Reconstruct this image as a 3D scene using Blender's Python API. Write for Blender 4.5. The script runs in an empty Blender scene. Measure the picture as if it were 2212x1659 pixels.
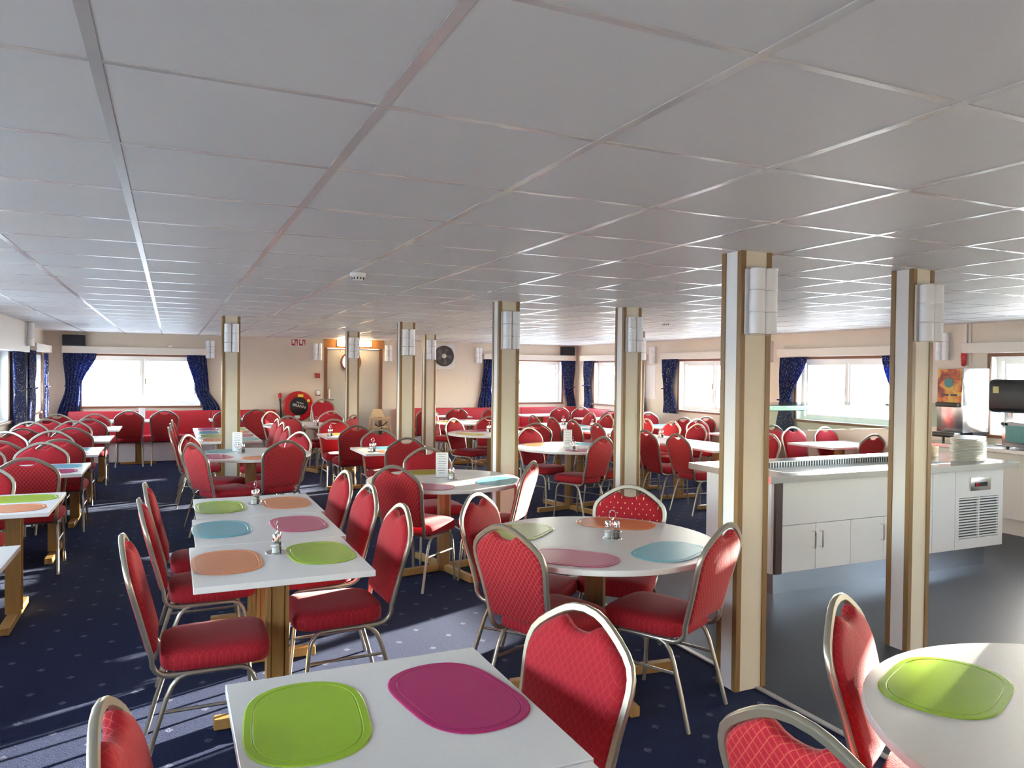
import bpy, bmesh, math, random
from mathutils import Vector, Matrix
R = math.radians
random.seed(7)
S = bpy.context.scene
C = S.collection

# ------------------------------------------------------------------ camera, sky, sun, exposure
EYE = 1.603
YAW, PITCH, ROLL, FPX = 0.4279, 0.0145, 0.0112, 1617.26
cam_d = bpy.data.cameras.new('camera'); cam = bpy.data.objects.new('camera', cam_d); C.objects.link(cam)
cam_d.sensor_fit = 'HORIZONTAL'; cam_d.sensor_width = 36.0; cam_d.lens = FPX / 2212 * 36.0
cam_d.clip_start = 0.05; cam_d.clip_end = 5000
R0 = Vector((math.cos(YAW), -math.sin(YAW), 0))
U0 = Vector((math.sin(YAW) * math.sin(PITCH), math.cos(YAW) * math.sin(PITCH), math.cos(PITCH)))
F0 = Vector((math.sin(YAW) * math.cos(PITCH), math.cos(YAW) * math.cos(PITCH), -math.sin(PITCH)))
Rr = R0 * math.cos(ROLL) + U0 * math.sin(ROLL); Ur = U0 * math.cos(ROLL) - R0 * math.sin(ROLL)
m3 = Matrix((Rr, Ur, -F0)).transposed()
cam.matrix_world = Matrix.Translation((0, 0, EYE)) @ m3.to_4x4()
S.camera = cam

SUN_AZ, SUN_EL = R(22.0), R(8.3)          # azimuth from +X towards +Y
sdir = Vector((math.cos(SUN_AZ) * math.cos(SUN_EL), math.sin(SUN_AZ) * math.cos(SUN_EL), math.sin(SUN_EL)))
w = bpy.data.worlds.new('sky'); S.world = w; w.use_nodes = True
wn = w.node_tree.nodes; wl = w.node_tree.links
sky = wn.new('ShaderNodeTexSky'); sky.sky_type = 'NISHITA'; sky.sun_disc = False
sky.sun_elevation = R(24); sky.sun_rotation = R(90) - SUN_AZ
sky.air_density = 1.0; sky.dust_density = 1.0; sky.ozone_density = 1.0; sky.altitude = 20
hs = wn.new('ShaderNodeHueSaturation'); hs.inputs['Saturation'].default_value = 0.72
wl.new(sky.outputs[0], hs.inputs['Color']); wl.new(hs.outputs[0], wn['Background'].inputs[0]); wn['Background'].inputs[1].default_value = 2.4
sun_d = bpy.data.lights.new('sun', 'SUN'); sun = bpy.data.objects.new('sun', sun_d); C.objects.link(sun)
sun_d.energy = 37.0; sun_d.angle = R(0.53); sun_d.color = (1.0, 0.93, 0.80)
sun.rotation_euler = sdir.to_track_quat('Z', 'Y').to_euler(); sun.location = sdir * 40
S.view_settings.view_transform = 'Standard'; S.view_settings.look = 'None'
S.view_settings.gamma = 1.0; S.view_settings.use_curve_mapping = False
S.view_settings.exposure = 1.02
S.cycles.max_bounces = 9; S.cycles.diffuse_bounces = 5; S.cycles.glossy_bounces = 4
S.cycles.transparent_max_bounces = 16; S.cycles.sample_clamp_indirect = 20.0; S.cycles.blur_glossy = 0.3

# ------------------------------------------------------------------ materials
class NG:
    def __init__(s, name):
        s.m = bpy.data.materials.new(name); s.m.use_nodes = True
        s.t = s.m.node_tree; s.b = s.t.nodes['Principled BSDF']; s.out = s.t.nodes['Material Output']
    def n(s, typ, **kw):
        nd = s.t.nodes.new('ShaderNode' + typ)
        for k, v in kw.items():
            if k.startswith('i'):
                key = k[1:]
                sock = nd.inputs[int(key)] if key.isdigit() else nd.inputs[key]
                if hasattr(v, 'is_linked') or hasattr(v, 'links'): s.t.links.new(v, sock)
                else: sock.default_value = v
            else: setattr(nd, k, v)
        return nd
    def math(s, op, a, b=0.0, c=None):
        kw = dict(operation=op, i0=a, i1=b)
        if c is not None: kw['i2'] = c
        return s.n('Math', **kw).outputs[0]
    def mix(s, f, a, b):
        nd = s.n('MixRGB'); 
        for i, v in enumerate((f, a, b)):
            if hasattr(v, 'links'): s.t.links.new(v, nd.inputs[i])
            else: nd.inputs[i].default_value = v if i == 0 else (v if len(v) == 4 else (*v, 1))
        return nd.outputs[0]
    def set(s, **kw):
        for k, v in kw.items():
            k = k.replace('_', ' ')
            sock = s.b.inputs[k]
            if hasattr(v, 'links'): s.t.links.new(v, sock)
            else: sock.default_value = (*v, 1) if isinstance(v, tuple) and len(v) == 3 else v
        return s
    def bump(s, h, strength=0.3, dist=0.002):
        nd = s.n('Bump', iStrength=strength, iDistance=dist, iHeight=h); s.t.links.new(nd.outputs[0], s.b.inputs['Normal'])
    def obj(s): return s.n('TexCoord').outputs['Object']

M = {}
def simple(name, col, rough=0.5, metal=0.0, spec=0.5, noise=0.06, scale=12.0, bump=0.0, **kw):
    g = NG(name)
    nz = g.n('TexNoise', iVector=g.obj(), iScale=scale, iDetail=4.0)
    c = g.mix(nz.outputs[0], tuple(max(0, x * (1 - noise)) for x in col), tuple(min(1, x * (1 + noise)) for x in col))
    g.set(Base_Color=c, Roughness=rough, Metallic=metal, Specular_IOR_Level=spec, **kw)
    if bump: g.bump(nz.outputs[0], bump)
    M[name] = g.m
    return g
simple('cream_wall', (0.75, 0.655, 0.535), 0.32, noise=0.03, scale=3)
simple('white_paint', (0.80, 0.79, 0.76), 0.4, noise=0.02)
simple('cream_board', (0.78, 0.72, 0.63), 0.45, noise=0.02)
simple('tile', (0.755, 0.765, 0.765), 0.55, noise=0.02, scale=40, bump=0.05)
simple('rail_metal', (0.74, 0.73, 0.72), 0.22, metal=0.22, noise=0.02)
simple('panel_white', (0.80, 0.79, 0.77), 0.42, noise=0.02)
simple('panel_beige', (0.76, 0.69, 0.55), 0.45, noise=0.03)
simple('laminate', (0.86, 0.84, 0.80), 0.30, noise=0.03, scale=90)
simple('edge_band', (0.80, 0.76, 0.70), 0.35)
simple('steel', (0.62, 0.63, 0.64), 0.22, metal=1.0, noise=0.03)
simple('well_steel', (0.40, 0.47, 0.52), 0.30, metal=0.9)
simple('chrome', (0.80, 0.80, 0.80), 0.08, metal=1.0, noise=0.01)
simple('frame_metal', (0.46, 0.43, 0.35), 0.30, metal=0.75, noise=0.05)
simple('black_plastic', (0.015, 0.016, 0.018), 0.3)
simple('dark_cloth', (0.02, 0.022, 0.03), 0.8)
simple('rubber', (0.02, 0.02, 0.02), 0.6)
simple('red_vinyl', (0.58, 0.03, 0.045), 0.42, noise=0.05)
simple('red_paint', (0.50, 0.015, 0.02), 0.25)
simple('yellow_label', (0.85, 0.60, 0.04), 0.4)
simple('label_white', (0.82, 0.80, 0.78), 0.5)
simple('bell_yellow', (0.62, 0.55, 0.22), 0.35)
simple('door_grey', (0.56, 0.52, 0.46), 0.38, noise=0.03)
simple('frosted', (0.88, 0.89, 0.90), 0.3, noise=0.01)
simple('salt', (0.85, 0.84, 0.80), 0.8, noise=0.1, scale=300)
simple('pepper', (0.16, 0.13, 0.10), 0.8, noise=0.4, scale=400)
simple('china', (0.86, 0.85, 0.80), 0.15, noise=0.01)
simple('card', (0.84, 0.83, 0.80), 0.5, noise=0.01)
simple('print_grey', (0.25, 0.25, 0.27), 0.6)
simple('teal_glass', (0.12, 0.30, 0.30), 0.12)
simple('fan_dark', (0.06, 0.055, 0.05), 0.45)
simple('blade_grey', (0.16, 0.15, 0.14), 0.4)
simple('strip_dark', (0.07, 0.035, 0.025), 0.4)
simple('vinyl_edge', (0.55, 0.52, 0.48), 0.3, metal=0.5)
simple('boat_hull', (0.20, 0.30, 0.48), 0.5)
for nm, col in dict(mat_green=(0.38, 0.60, 0.035), mat_orange=(0.84, 0.31, 0.13), mat_magenta=(0.50, 0.02, 0.15),
                    mat_teal=(0.14, 0.50, 0.60), mat_pink=(0.62, 0.12, 0.22), mat_olive=(0.42, 0.50, 0.10), mat_yellow=(0.75, 0.62, 0.06)).items():
    simple(nm, col, 0.22, noise=0.05, scale=20, spec=0.4)
# glass
def glass(name, tint, rough, edge):
    g = NG(name); t = g.t
    tr = g.n('BsdfTransparent'); tr.inputs[0].default_value = (*tint, 1)
    gl = g.n('BsdfGlossy'); gl.inputs['Roughness'].default_value = rough
    lw = g.n('LayerWeight'); lw.inputs[0].default_value = 0.5
    fr = g.math('MULTIPLY_ADD', g.math('POWER', lw.outputs['Facing'], 4.0), edge, 0.03)
    mx = g.n('MixShader'); t.links.new(fr, mx.inputs[0]); t.links.new(tr.outputs[0], mx.inputs[1]); t.links.new(gl.outputs[0], mx.inputs[2])
    t.links.new(mx.outputs[0], g.out.inputs[0]); M[name] = g.m
glass('pane', (0.97, 0.98, 0.98), 0.02, 0.5)
glass('clear_glass', (0.93, 0.95, 0.95), 0.03, 0.7)
glass('shelf_glass', (0.80, 0.90, 0.86), 0.04, 0.7)
# wood
def wood(name, a, b, rough=0.35, axis='Z'):
    g = NG(name)
    mp = g.n('Mapping', iVector=g.obj()); mp.inputs['Scale'].default_value = {'Z': (26, 26, 1.6), 'X': (1.6, 26, 26), 'Y': (26, 1.6, 26)}[axis]
    nz = g.n('TexNoise', iVector=mp.outputs[0], iScale=3.0, iDetail=5.0)
    g.set(Base_Color=g.mix(nz.outputs[0], a, b), Roughness=rough); g.bump(nz.outputs[0], 0.08); M[name] = g.m
wood('wood_oak', (0.21, 0.115, 0.040), (0.33, 0.20, 0.075))
wood('wood_leg', (0.33, 0.18, 0.050), (0.50, 0.30, 0.10))
wood('wood_column', (0.17, 0.085, 0.030), (0.27, 0.15, 0.055))
wood('wood_brown', (0.155, 0.062, 0.030), (0.26, 0.11, 0.055))
wood('wood_header', (0.34, 0.13, 0.035), (0.48, 0.20, 0.06), axis='X')
wood('wood_birch', (0.66, 0.46, 0.24), (0.78, 0.58, 0.33))
# red chair fabric
def fabric(name, dots, seat=False):
    g = NG(name); o = g.obj()
    sp = g.n('SeparateXYZ', iVector=o); x, y, z = sp.outputs
    yz = g.math('MULTIPLY_ADD', z, 0.0, y) if seat else g.math('ADD', y, z)
    nrm_y = g.n('SeparateXYZ', iVector=g.n('TexCoord').outputs['Normal']).outputs[1]
    rear = g.math('MULTIPLY_ADD', g.math('LESS_THAN', nrm_y, 0.0), 0.0 if seat else 0.72, 0.28)
    p = 0.0265
    def cell(e): return g.math('ABSOLUTE', g.math('SUBTRACT', g.math('FRACT', g.math('DIVIDE', e, p)), 0.5))
    a = cell(g.math('ADD', x, yz)); b = cell(g.math('SUBTRACT', x, yz))
    line = g.math('MAXIMUM', g.math('GREATER_THAN', a, 0.44), g.math('GREATER_THAN', b, 0.44))
    knot = g.math('LESS_THAN', g.math('MAXIMUM', a, b), 0.13)
    nz = g.n('TexNoise', iVector=o, iScale=160.0, iDetail=2.0)
    rnd = g.n('ObjectInfo').outputs['Random']
    base = g.mix(rnd, (0.30, 0.010, 0.024), (0.36, 0.013, 0.018))
    base = g.mix(nz.outputs[0], base, (0.42, 0.020, 0.032))
    if dots:
        q = 0.044
        def c2(e, off): return g.math('SUBTRACT', g.math('FRACT', g.math('ADD', g.math('DIVIDE', e, q), off)), 0.5)
        def d2(off):
            u, v = c2(x, off), c2(yz, off); return g.math('SQRT', g.math('ADD', g.math('MULTIPLY', u, u), g.math('MULTIPLY', v, v)))
        dd = g.math('LESS_THAN', g.math('MINIMUM', d2(0.0), d2(0.5)), 0.075)
        col = g.mix(dd, base, (0.80, 0.55, 0.22))
    else:
        col = g.mix(g.math('MULTIPLY', g.math('MULTIPLY', line, rear), 0.42), base, (0.66, 0.17, 0.10))
        col = g.mix(g.math('MULTIPLY', g.math('MULTIPLY', knot, rear), 0.35), col, (0.20, 0.01, 0.015))
    g.set(Base_Color=col, Roughness=0.75, Sheen_Weight=0.12, Sheen_Roughness=0.4, Specular_IOR_Level=0.15)
    g.bump(g.math('ADD', g.math('MULTIPLY', line, -0.6), nz.outputs[0]), 0.35, 0.002); M[name] = g.m
fabric('fabric', False); fabric('fabric_dots', True); fabric('fabric_seat', False, True)
# carpet: navy with small pale lozenges
g = NG('carpet'); o = g.obj(); sp = g.n('SeparateXYZ', iVector=o); x, y, z = sp.outputs
def loz(off):
    fx = g.math('ABSOLUTE', g.math('SUBTRACT', g.math('FRACT', g.math('ADD', g.math('DIVIDE', x, 0.31), off)), 0.5))
    fy = g.math('ABSOLUTE', g.math('SUBTRACT', g.math('FRACT', g.math('ADD', g.math('DIVIDE', y, 0.33), off)), 0.5))
    return g.math('ADD', g.math('MULTIPLY', fx, 1.0), g.math('MULTIPLY', fy, 1.0))
d = g.math('MINIMUM', loz(0.0), loz(0.5))
nz = g.n('TexNoise', iVector=o, iScale=220.0, iDetail=2.0)
nz2 = g.n('TexNoise', iVector=o, iScale=2.0, iDetail=3.0)
mk = g.math('MULTIPLY', g.math('LESS_THAN', d, 0.068), g.math('GREATER_THAN', nz.outputs[0], 0.47))
base = g.mix(nz.outputs[0], (0.003, 0.005, 0.024), (0.011, 0.018, 0.070))
base = g.mix(g.math('MULTIPLY', nz2.outputs[0], 0.35), base, (0.006, 0.012, 0.060))
g.set(Base_Color=g.mix(g.math('MULTIPLY', mk, 0.5), base, (0.22, 0.24, 0.32)), Roughness=0.95, Sheen_Weight=0.08, Sheen_Roughness=0.3, Sheen_Tint=(0.75, 0.85, 1.0, 1.0), Specular_IOR_Level=0.1)
g.bump(nz.outputs[0], 0.8, 0.006); M['carpet'] = g.m
# vinyl floor
g = NG('vinyl'); o = g.obj()
nz = g.n('TexNoise', iVector=o, iScale=260.0, iDetail=2.0); nz2 = g.n('TexNoise', iVector=o, iScale=1.5, iDetail=3.0)
c = g.mix(nz.outputs[0], (0.022, 0.028, 0.040), (0.055, 0.066, 0.085))
g.set(Base_Color=g.mix(g.math('MULTIPLY', nz2.outputs[0], 0.3), c, (0.03, 0.035, 0.045)), Roughness=0.38, Specular_IOR_Level=0.35); M['vinyl'] = g.m
# curtain
g = NG('curtain'); o = g.obj()
vo = g.n('TexVoronoi', iVector=o, iScale=46.0)
sp1 = g.math('LESS_THAN', vo.outputs['Distance'], 0.27)
nz = g.n('TexNoise', iVector=o, iScale=30.0, iDetail=3.0)
sp1 = g.math('MULTIPLY', sp1, g.math('GREATER_THAN', nz.outputs[0], 0.44))
g.set(Base_Color=g.mix(g.math('MULTIPLY', sp1, 0.8), g.mix(nz.outputs[0], (0.012, 0.02, 0.075), (0.03, 0.045, 0.15)), (0.70, 0.73, 0.80)), Roughness=0.8, Specular_IOR_Level=0.2)
tl = g.n('BsdfTranslucent'); tl.inputs[0].default_value = (0.05, 0.10, 0.40, 1)
mx = g.n('MixShader'); mx.inputs[0].default_value = 0.28
g.t.links.new(g.b.outputs[0], mx.inputs[1]); g.t.links.new(tl.outputs[0], mx.inputs[2]); g.t.links.new(mx.outputs[0], g.out.inputs[0]); M['curtain'] = g.m
# orange picture on the juice dispenser
g = NG('juice_print'); o = g.obj()
nz = g.n('TexNoise', iVector=o, iScale=7.0, iDetail=4.0); nz.inputs['Distortion'].default_value = 1.2
cr = g.n('ValToRGB', i0=nz.outputs[0]); e = cr.color_ramp.elements
e[0].position = 0.35; e[0].color = (0.30, 0.03, 0.01, 1); e[1].position = 0.62; e[1].color = (0.80, 0.42, 0.05, 1)
k = cr.color_ramp.elements.new(0.48); k.color = (0.70, 0.16, 0.02, 1)
g.set(Base_Color=cr.outputs[0], Roughness=0.25); M['juice_print'] = g.m
# lit lamp
g = NG('lamp_glow'); g.set(Base_Color=(1.0, 0.9, 0.7), Emission_Color=(1.0, 0.72, 0.36), Emission_Strength=14.0); M['lamp_glow'] = g.m
# sea
g = NG('sea'); nz = g.n('TexNoise', iVector=g.obj(), iScale=0.25, iDetail=4.0)
g.set(Base_Color=(0.30, 0.34, 0.36), Roughness=0.30); g.bump(nz.outputs[0], 0.5, 0.3); M['sea'] = g.m

# ------------------------------------------------------------------ mesh helpers
class MB:
    def __init__(s): s.v = []; s.f = []
    def add(s, vs, fs):
        b = len(s.v); s.v += [tuple(v) for v in vs]; s.f += [tuple(i + b for i in f) for f in fs]; return s
    def box(s, x0, x1, y0, y1, z0, z1, fn=None):
        vs = [(x, y, z) for z in (z0, z1) for y in (y0, y1) for x in (x0, x1)]
        if fn: vs = [fn(*v) for v in vs]
        return s.add(vs, [(0, 2, 3, 1), (4, 5, 7, 6), (0, 1, 5, 4), (2, 6, 7, 3), (0, 4, 6, 2), (1, 3, 7, 5)])
    def tube(s, pts, r, n=8, rw=None, up=(0, 0, 1), closed=False, ring=None):
        pts = [Vector(p) for p in pts]; k = len(pts); rings = []
        for i, p in enumerate(pts):
            a = pts[(i - 1) % k] if (i or closed) else p; b = pts[(i + 1) % k] if (i < k - 1 or closed) else p
            t = (b - a).normalized(); u = Vector(up)
            if abs(t.dot(u)) > 0.97: u = Vector((0, 1, 0)) if abs(t.y) < 0.9 else Vector((1, 0, 0))
            sd = t.cross(u).normalized(); up2 = sd.cross(t).normalized()
            q = rw or r
            if ring: rings.append([p + sd * c * q + up2 * d * r for c, d in ring])
            else: rings.append([p + sd * math.cos(2 * math.pi * j / n) * q + up2 * math.sin(2 * math.pi * j / n) * r for j in range(n)])
        m = len(rings[0]); vs = [v for rg in rings for v in rg]; fs = []
        for i in range(k if closed else k - 1):
            for j in range(m):
                a, b = i * m, ((i + 1) % k) * m
                fs.append((a + j, a + (j + 1) % m, b + (j + 1) % m, b + j))
        if not closed: fs += [tuple(range(m))[::-1], tuple((k - 1) * m + j for j in range(m))]
        return s.add(vs, fs)
    def lathe(s, prof, c=(0, 0, 0), n=20, a0=0.0, a1=2 * math.pi, axis='Z'):
        full = abs(a1 - a0 - 2 * math.pi) < 1e-6; cols = n if full else n + 1; vs = []; fs = []
        for (r, h) in prof:
            for j in range(cols):
                a = a0 + (a1 - a0) * j / n; p = (r * math.cos(a), r * math.sin(a), h)
                if axis == 'Y': p = (p[0], -p[2], p[1])
                elif axis == 'X': p = (p[2], p[0], p[1])
                vs.append((c[0] + p[0], c[1] + p[1], c[2] + p[2]))
        k = len(prof)
        for i in range(k - 1):
            for j in range(cols if full else cols - 1):
                j2 = (j + 1) % cols; fs.append((i * cols + j, i * cols + j2, (i + 1) * cols + j2, (i + 1) * cols + j))
        ring_ = prof[0] == prof[-1]
        if prof[0][0] > 1e-6 and not ring_: fs.append(tuple(range(cols))[::-1])
        if prof[-1][0] > 1e-6 and not ring_: fs.append(tuple((k - 1) * cols + j for j in range(cols)))
        return s.add(vs, fs)
    def loops(s, rings):
        """closed rings of equal length, capped at both ends"""
        m = len(rings[0]); vs = [v for rg in rings for v in rg]; fs = []
        for i in range(len(rings) - 1):
            for j in range(m): fs.append((i * m + j, i * m + (j + 1) % m, (i + 1) * m + (j + 1) % m, (i + 1) * m + j))
        fs += [tuple(range(m))[::-1], tuple((len(rings) - 1) * m + j for j in range(m))]
        return s.add(vs, fs)
    def mesh(s, name, mat, smooth=True, bevel=0.0, seg=2, off=(0, 0, 0), angle=35):
        me = bpy.data.meshes.new(name)
        vs = [(v[0] - off[0], v[1] - off[1], v[2] - off[2]) for v in s.v]
        me.from_pydata(vs, [], s.f)
        bm = bmesh.new(); bm.from_mesh(me)
        bmesh.ops.remove_doubles(bm, verts=bm.verts, dist=1e-5)
        bmesh.ops.recalc_face_normals(bm, faces=bm.faces)
        if bevel: bmesh.ops.bevel(bm, geom=[e for e in bm.edges if len(e.link_faces) == 2 and e.calc_face_angle(0) > 0.6], offset=bevel, segments=seg, affect='EDGES', profile=0.5, clamp_overlap=True)
        big = [f for f in bm.faces if len(f.verts) > 4]
        if big: bmesh.ops.triangulate(bm, faces=big)
        bm.to_mesh(me); bm.free()
        if smooth:
            me.polygons.foreach_set('use_smooth', [True] * len(me.polygons)); me.set_sharp_from_angle(angle=R(angle))
        me.materials.append(M[mat]); return me

def tag(o, label=None, cat=None, group=None, kind=None):
    for k, v in (('label', label), ('category', cat), ('group', group), ('kind', kind)):
        if v: o[k] = v
    return o
WLOC = {}
def thing(name, label, cat, loc=(0, 0, 0), rz=0.0, group=None, kind=None):
    o = bpy.data.objects.new(name, None); C.objects.link(o); o.empty_display_size = 0.1
    o.location = loc; o.rotation_euler = (0, 0, rz); WLOC[o.name] = tuple(loc)
    return tag(o, label, cat, group, kind)
def part(name, mb, mat, parent=None, world=False, label=None, **kw):
    """world=True: the shape is given in room coordinates under an unrotated parent"""
    if isinstance(mb, MB): me = mb.mesh(name, mat, off=WLOC.get(parent.name, (0, 0, 0)) if (world and parent) else (0, 0, 0), **kw)
    else: me = mb
    o = bpy.data.objects.new(name, me); C.objects.link(o)
    if parent:
        o.parent = parent
        WLOC[o.name] = WLOC.get(parent.name, (0, 0, 0))
    if label: o['label'] = label
    return o
def solo(name, mb, mat, label, cat, group=None, kind=None, loc=None, **kw):
    if loc is None:
        xs = [v[0] for v in mb.v]; ys = [v[1] for v in mb.v]; zs = [v[2] for v in mb.v]
        loc = ((min(xs) + max(xs)) / 2, (min(ys) + max(ys)) / 2, min(zs))
    o = bpy.data.objects.new(name, mb.mesh(name, mat, off=loc, **kw)); C.objects.link(o); o.location = loc; WLOC[o.name] = tuple(loc)
    return tag(o, label, cat, group, kind)
def copy_tree(o, parent=None):
    c = o.copy(); C.objects.link(c); c.parent = parent
    for ch in list(o.children): copy_tree(ch, c)
    return c
def arc(c, r, a0, a1, n):
    return [(c[0] + r * math.cos(a0 + (a1 - a0) * i / n), c[1] + r * math.sin(a0 + (a1 - a0) * i / n)) for i in range(n + 1)]
def text(body, size, mat, parent, loc, rot, name='lettering', align='CENTER', ext=0.0008):
    cu = bpy.data.curves.new(name, 'FONT'); cu.body = body; cu.size = size; cu.align_x = align; cu.align_y = 'CENTER'; cu.extrude = ext
    tmp = bpy.data.objects.new('tmp', cu); C.objects.link(tmp); dg_ = bpy.context.evaluated_depsgraph_get(); dg_.update()
    me = bpy.data.meshes.new_from_object(tmp.evaluated_get(dg_)); bpy.data.objects.remove(tmp)
    me.materials.clear(); me.materials.append(M[mat]); o = bpy.data.objects.new(name, me); C.objects.link(o)
    o.parent = parent; pl = WLOC.get(parent.name, (0, 0, 0)) if parent else (0, 0, 0)
    o.location = tuple(loc[i] - pl[i] for i in range(3)); o.rotation_euler = rot
    return o

# ------------------------------------------------------------------ room shell
XL, XR, YF, YB, H = -1.95, 8.40, 14.90, -2.60, 2.233
T = 0.22
far_fn = lambda s_, t_, z_: (s_, YF + t_, z_)
back_fn = lambda s_, t_, z_: (s_, YB - t_, z_)
right_fn = lambda s_, t_, z_: (XR + t_, s_, z_)
left_fn = lambda s_, t_, z_: (XL - t_, s_, z_)
def wall(name, fn, a0, a1, openings, label):
    mb = MB(); z0, z1 = 0.0, H + 0.1
    op = sorted(openings); cur = a0
    for (s0, s1, b, t) in op:
        mb.box(cur, s0, 0, T, z0, z1, fn)
        if b > z0: mb.box(s0, s1, 0, T, z0, b, fn)
        mb.box(s0, s1, 0, T, t, z1, fn); cur = s1
    mb.box(cur, a1, 0, T, z0, z1, fn)
    o = bpy.data.objects.new(name, mb.mesh(name, 'cream_wall', smooth=False)); C.objects.link(o)
    return tag(o, label, 'wall', kind='structure')
WZ0, WZ1 = 0.97, 1.85
farW = [(-1.40, 0.50, 0.94, 1.83), (6.30, 8.02, 0.96, 1.87)]
doorO = (2.78, 3.86, 0.0, 2.06)
rightW = [(12.30, 14.10, WZ0, WZ1), (9.36, 11.10, WZ0, WZ1), (6.60, 8.30, WZ0, WZ1), (3.98, 5.43, WZ0, WZ1), (0.9, 2.6, WZ0, WZ1), (-1.8, -0.2, WZ0, WZ1)]
leftW = [(13.25, 14.45, 0.90, 1.82), (10.0, 11.75, 0.90, 1.82), (7.2, 8.9, 0.90, 1.82), (4.4, 6.1, 0.90, 1.82), (1.6, 3.3, 0.90, 1.82), (-1.2, 0.5, 0.90, 1.82)]
wf = wall('wall_far', far_fn, XL - T, XR + T, farW + [doorO], 'cream panelled wall at the far end of the saloon')
wr = wall('wall_right', right_fn, YB, YF, rightW, 'cream wall with curtained windows beyond the buffet')
wlft = wall('wall_left', left_fn, YB, YF, leftW, 'cream window wall beside the left row of tables')
wall('wall_back', back_fn, XL - T, XR + T, [], 'plain cream wall closing the room behind the photographer')
# joints between the far wall panels
for sx in (-1.75, 0.62, 1.55, 4.35, 5.75):
    part('panel_joint', MB().box(sx - 0.003, sx + 0.003, -0.002, 0.003, 0.0, H, far_fn), 'cream_board', wf, smooth=False)
# floor
fl = MB().box(XL - T, XR + T, YB - T, YF + T, -0.12, 0.0)
solo('floor', fl, 'carpet', 'navy blue carpet with small pale lozenges', 'floor', kind='structure', loc=(0, 0, 0), smooth=False)
vin = MB().box(2.75, XR, YB, 5.15, 0.0005, 0.004)
solo('floor_vinyl', vin, 'vinyl', 'dark blue speckled vinyl floor around the buffet counter', 'floor', kind='structure', loc=(0, 0, 0), smooth=False)
te = MB().box(2.735, 2.765, YB, 5.15, 0.0, 0.008).box(2.735, XR, 5.135, 5.165, 0.0, 0.008)
solo('trim_1', te, 'vinyl_edge', 'metal strip where the carpet meets the vinyl floor', 'trim', kind='structure', smooth=False)

# ceiling: slab, rails and square panels
GX, GY, X0, Y0 = 0.598, 0.6056, -0.1431, 1.1506
ceil = tag(bpy.data.objects.new('ceiling', MB().box(XL - T, XR + T, YB - T, YF + T, H + 0.03, H + 0.12).mesh('ceiling', 'white_paint', smooth=False)), 'low suspended ceiling of square off-white panels', 'ceiling', kind='structure'); C.objects.link(ceil)
xs = [X0 + GX * k for k in range(-3, 15)]; ys = [Y0 + GY * k for k in range(-7, 23)]
xs = [x_ for x_ in xs if XL + 0.02 < x_ < XR - 0.02]; ys = [y_ for y_ in ys if YB + 0.02 < y_ < YF - 0.02]
SW = 0.0125
rail_x = {}
for x_ in xs: part('ceiling_rail', MB().box(x_ - SW, x_ + SW, YB, YF, H - 0.002, H + 0.028), 'rail_metal', ceil, smooth=False)
for y_ in ys:
    part('cross_rail', MB().box(XL, XR, y_ - SW * 0.75, y_ + SW * 0.75, H - 0.0015, H + 0.027), 'rail_metal', ceil, smooth=False)
def project(p):
    d_ = Vector(p) - Vector((0, 0, EYE)); dz = d_.dot(F0)
    if dz < 0.2: return None
    return 1106 + FPX * d_.dot(Rr) / dz, 829.5 - FPX * d_.dot(Ur) / dz
bx = [XL] + xs + [XR]; by = [YB] + ys + [YF]; cells = []
for i in range(len(bx) - 1):
    for j in range(len(by) - 1):
        x0 = bx[i] + (SW if i else 0); x1 = bx[i + 1] - (SW if i < len(bx) - 2 else 0)
        y0 = by[j] + (SW * 0.75 if j else 0); y1 = by[j + 1] - (SW * 0.75 if j < len(by) - 2 else 0)
        if x1 - x0 < 0.03 or y1 - y0 < 0.03: continue
        pr = [project((x, y, H)) for x in (x0, x1) for y in (y0, y1)]; vis = 0
        ok = [p for p in pr if p and -60 < p[0] < 2272 and -60 < p[1] < 1700]
        if ok and all(pr): vis = (max(p[0] for p in pr) - min(p[0] for p in pr)) * (max(p[1] for p in pr) - min(p[1] for p in pr))
        elif ok: vis = 1e6
        cells.append((vis, x0, x1, y0, y1))
cells.sort(key=lambda c_: -c_[0])
tile_me = {}
rest = MB()
for q, (vis, x0, x1, y0, y1) in enumerate(cells):
    if vis > 0 and q < 290:
        key = (round(x1 - x0, 3), round(y1 - y0, 3))
        if key not in tile_me: tile_me[key] = MB().box(-key[0] / 2, key[0] / 2, -key[1] / 2, key[1] / 2, 0, 0.02).mesh('ceiling_panel', 'tile', smooth=False, bevel=0.0015, seg=1)
        o = part('ceiling_panel', tile_me[key], None, ceil); o.location = ((x0 + x1) / 2, (y0 + y1) / 2, H)
    else: rest.box(x0, x1, y0, y1, H, H + 0.02)
tag(part('ceiling_panel_field', rest, 'tile', ceil, smooth=False), kind='stuff')

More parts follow.
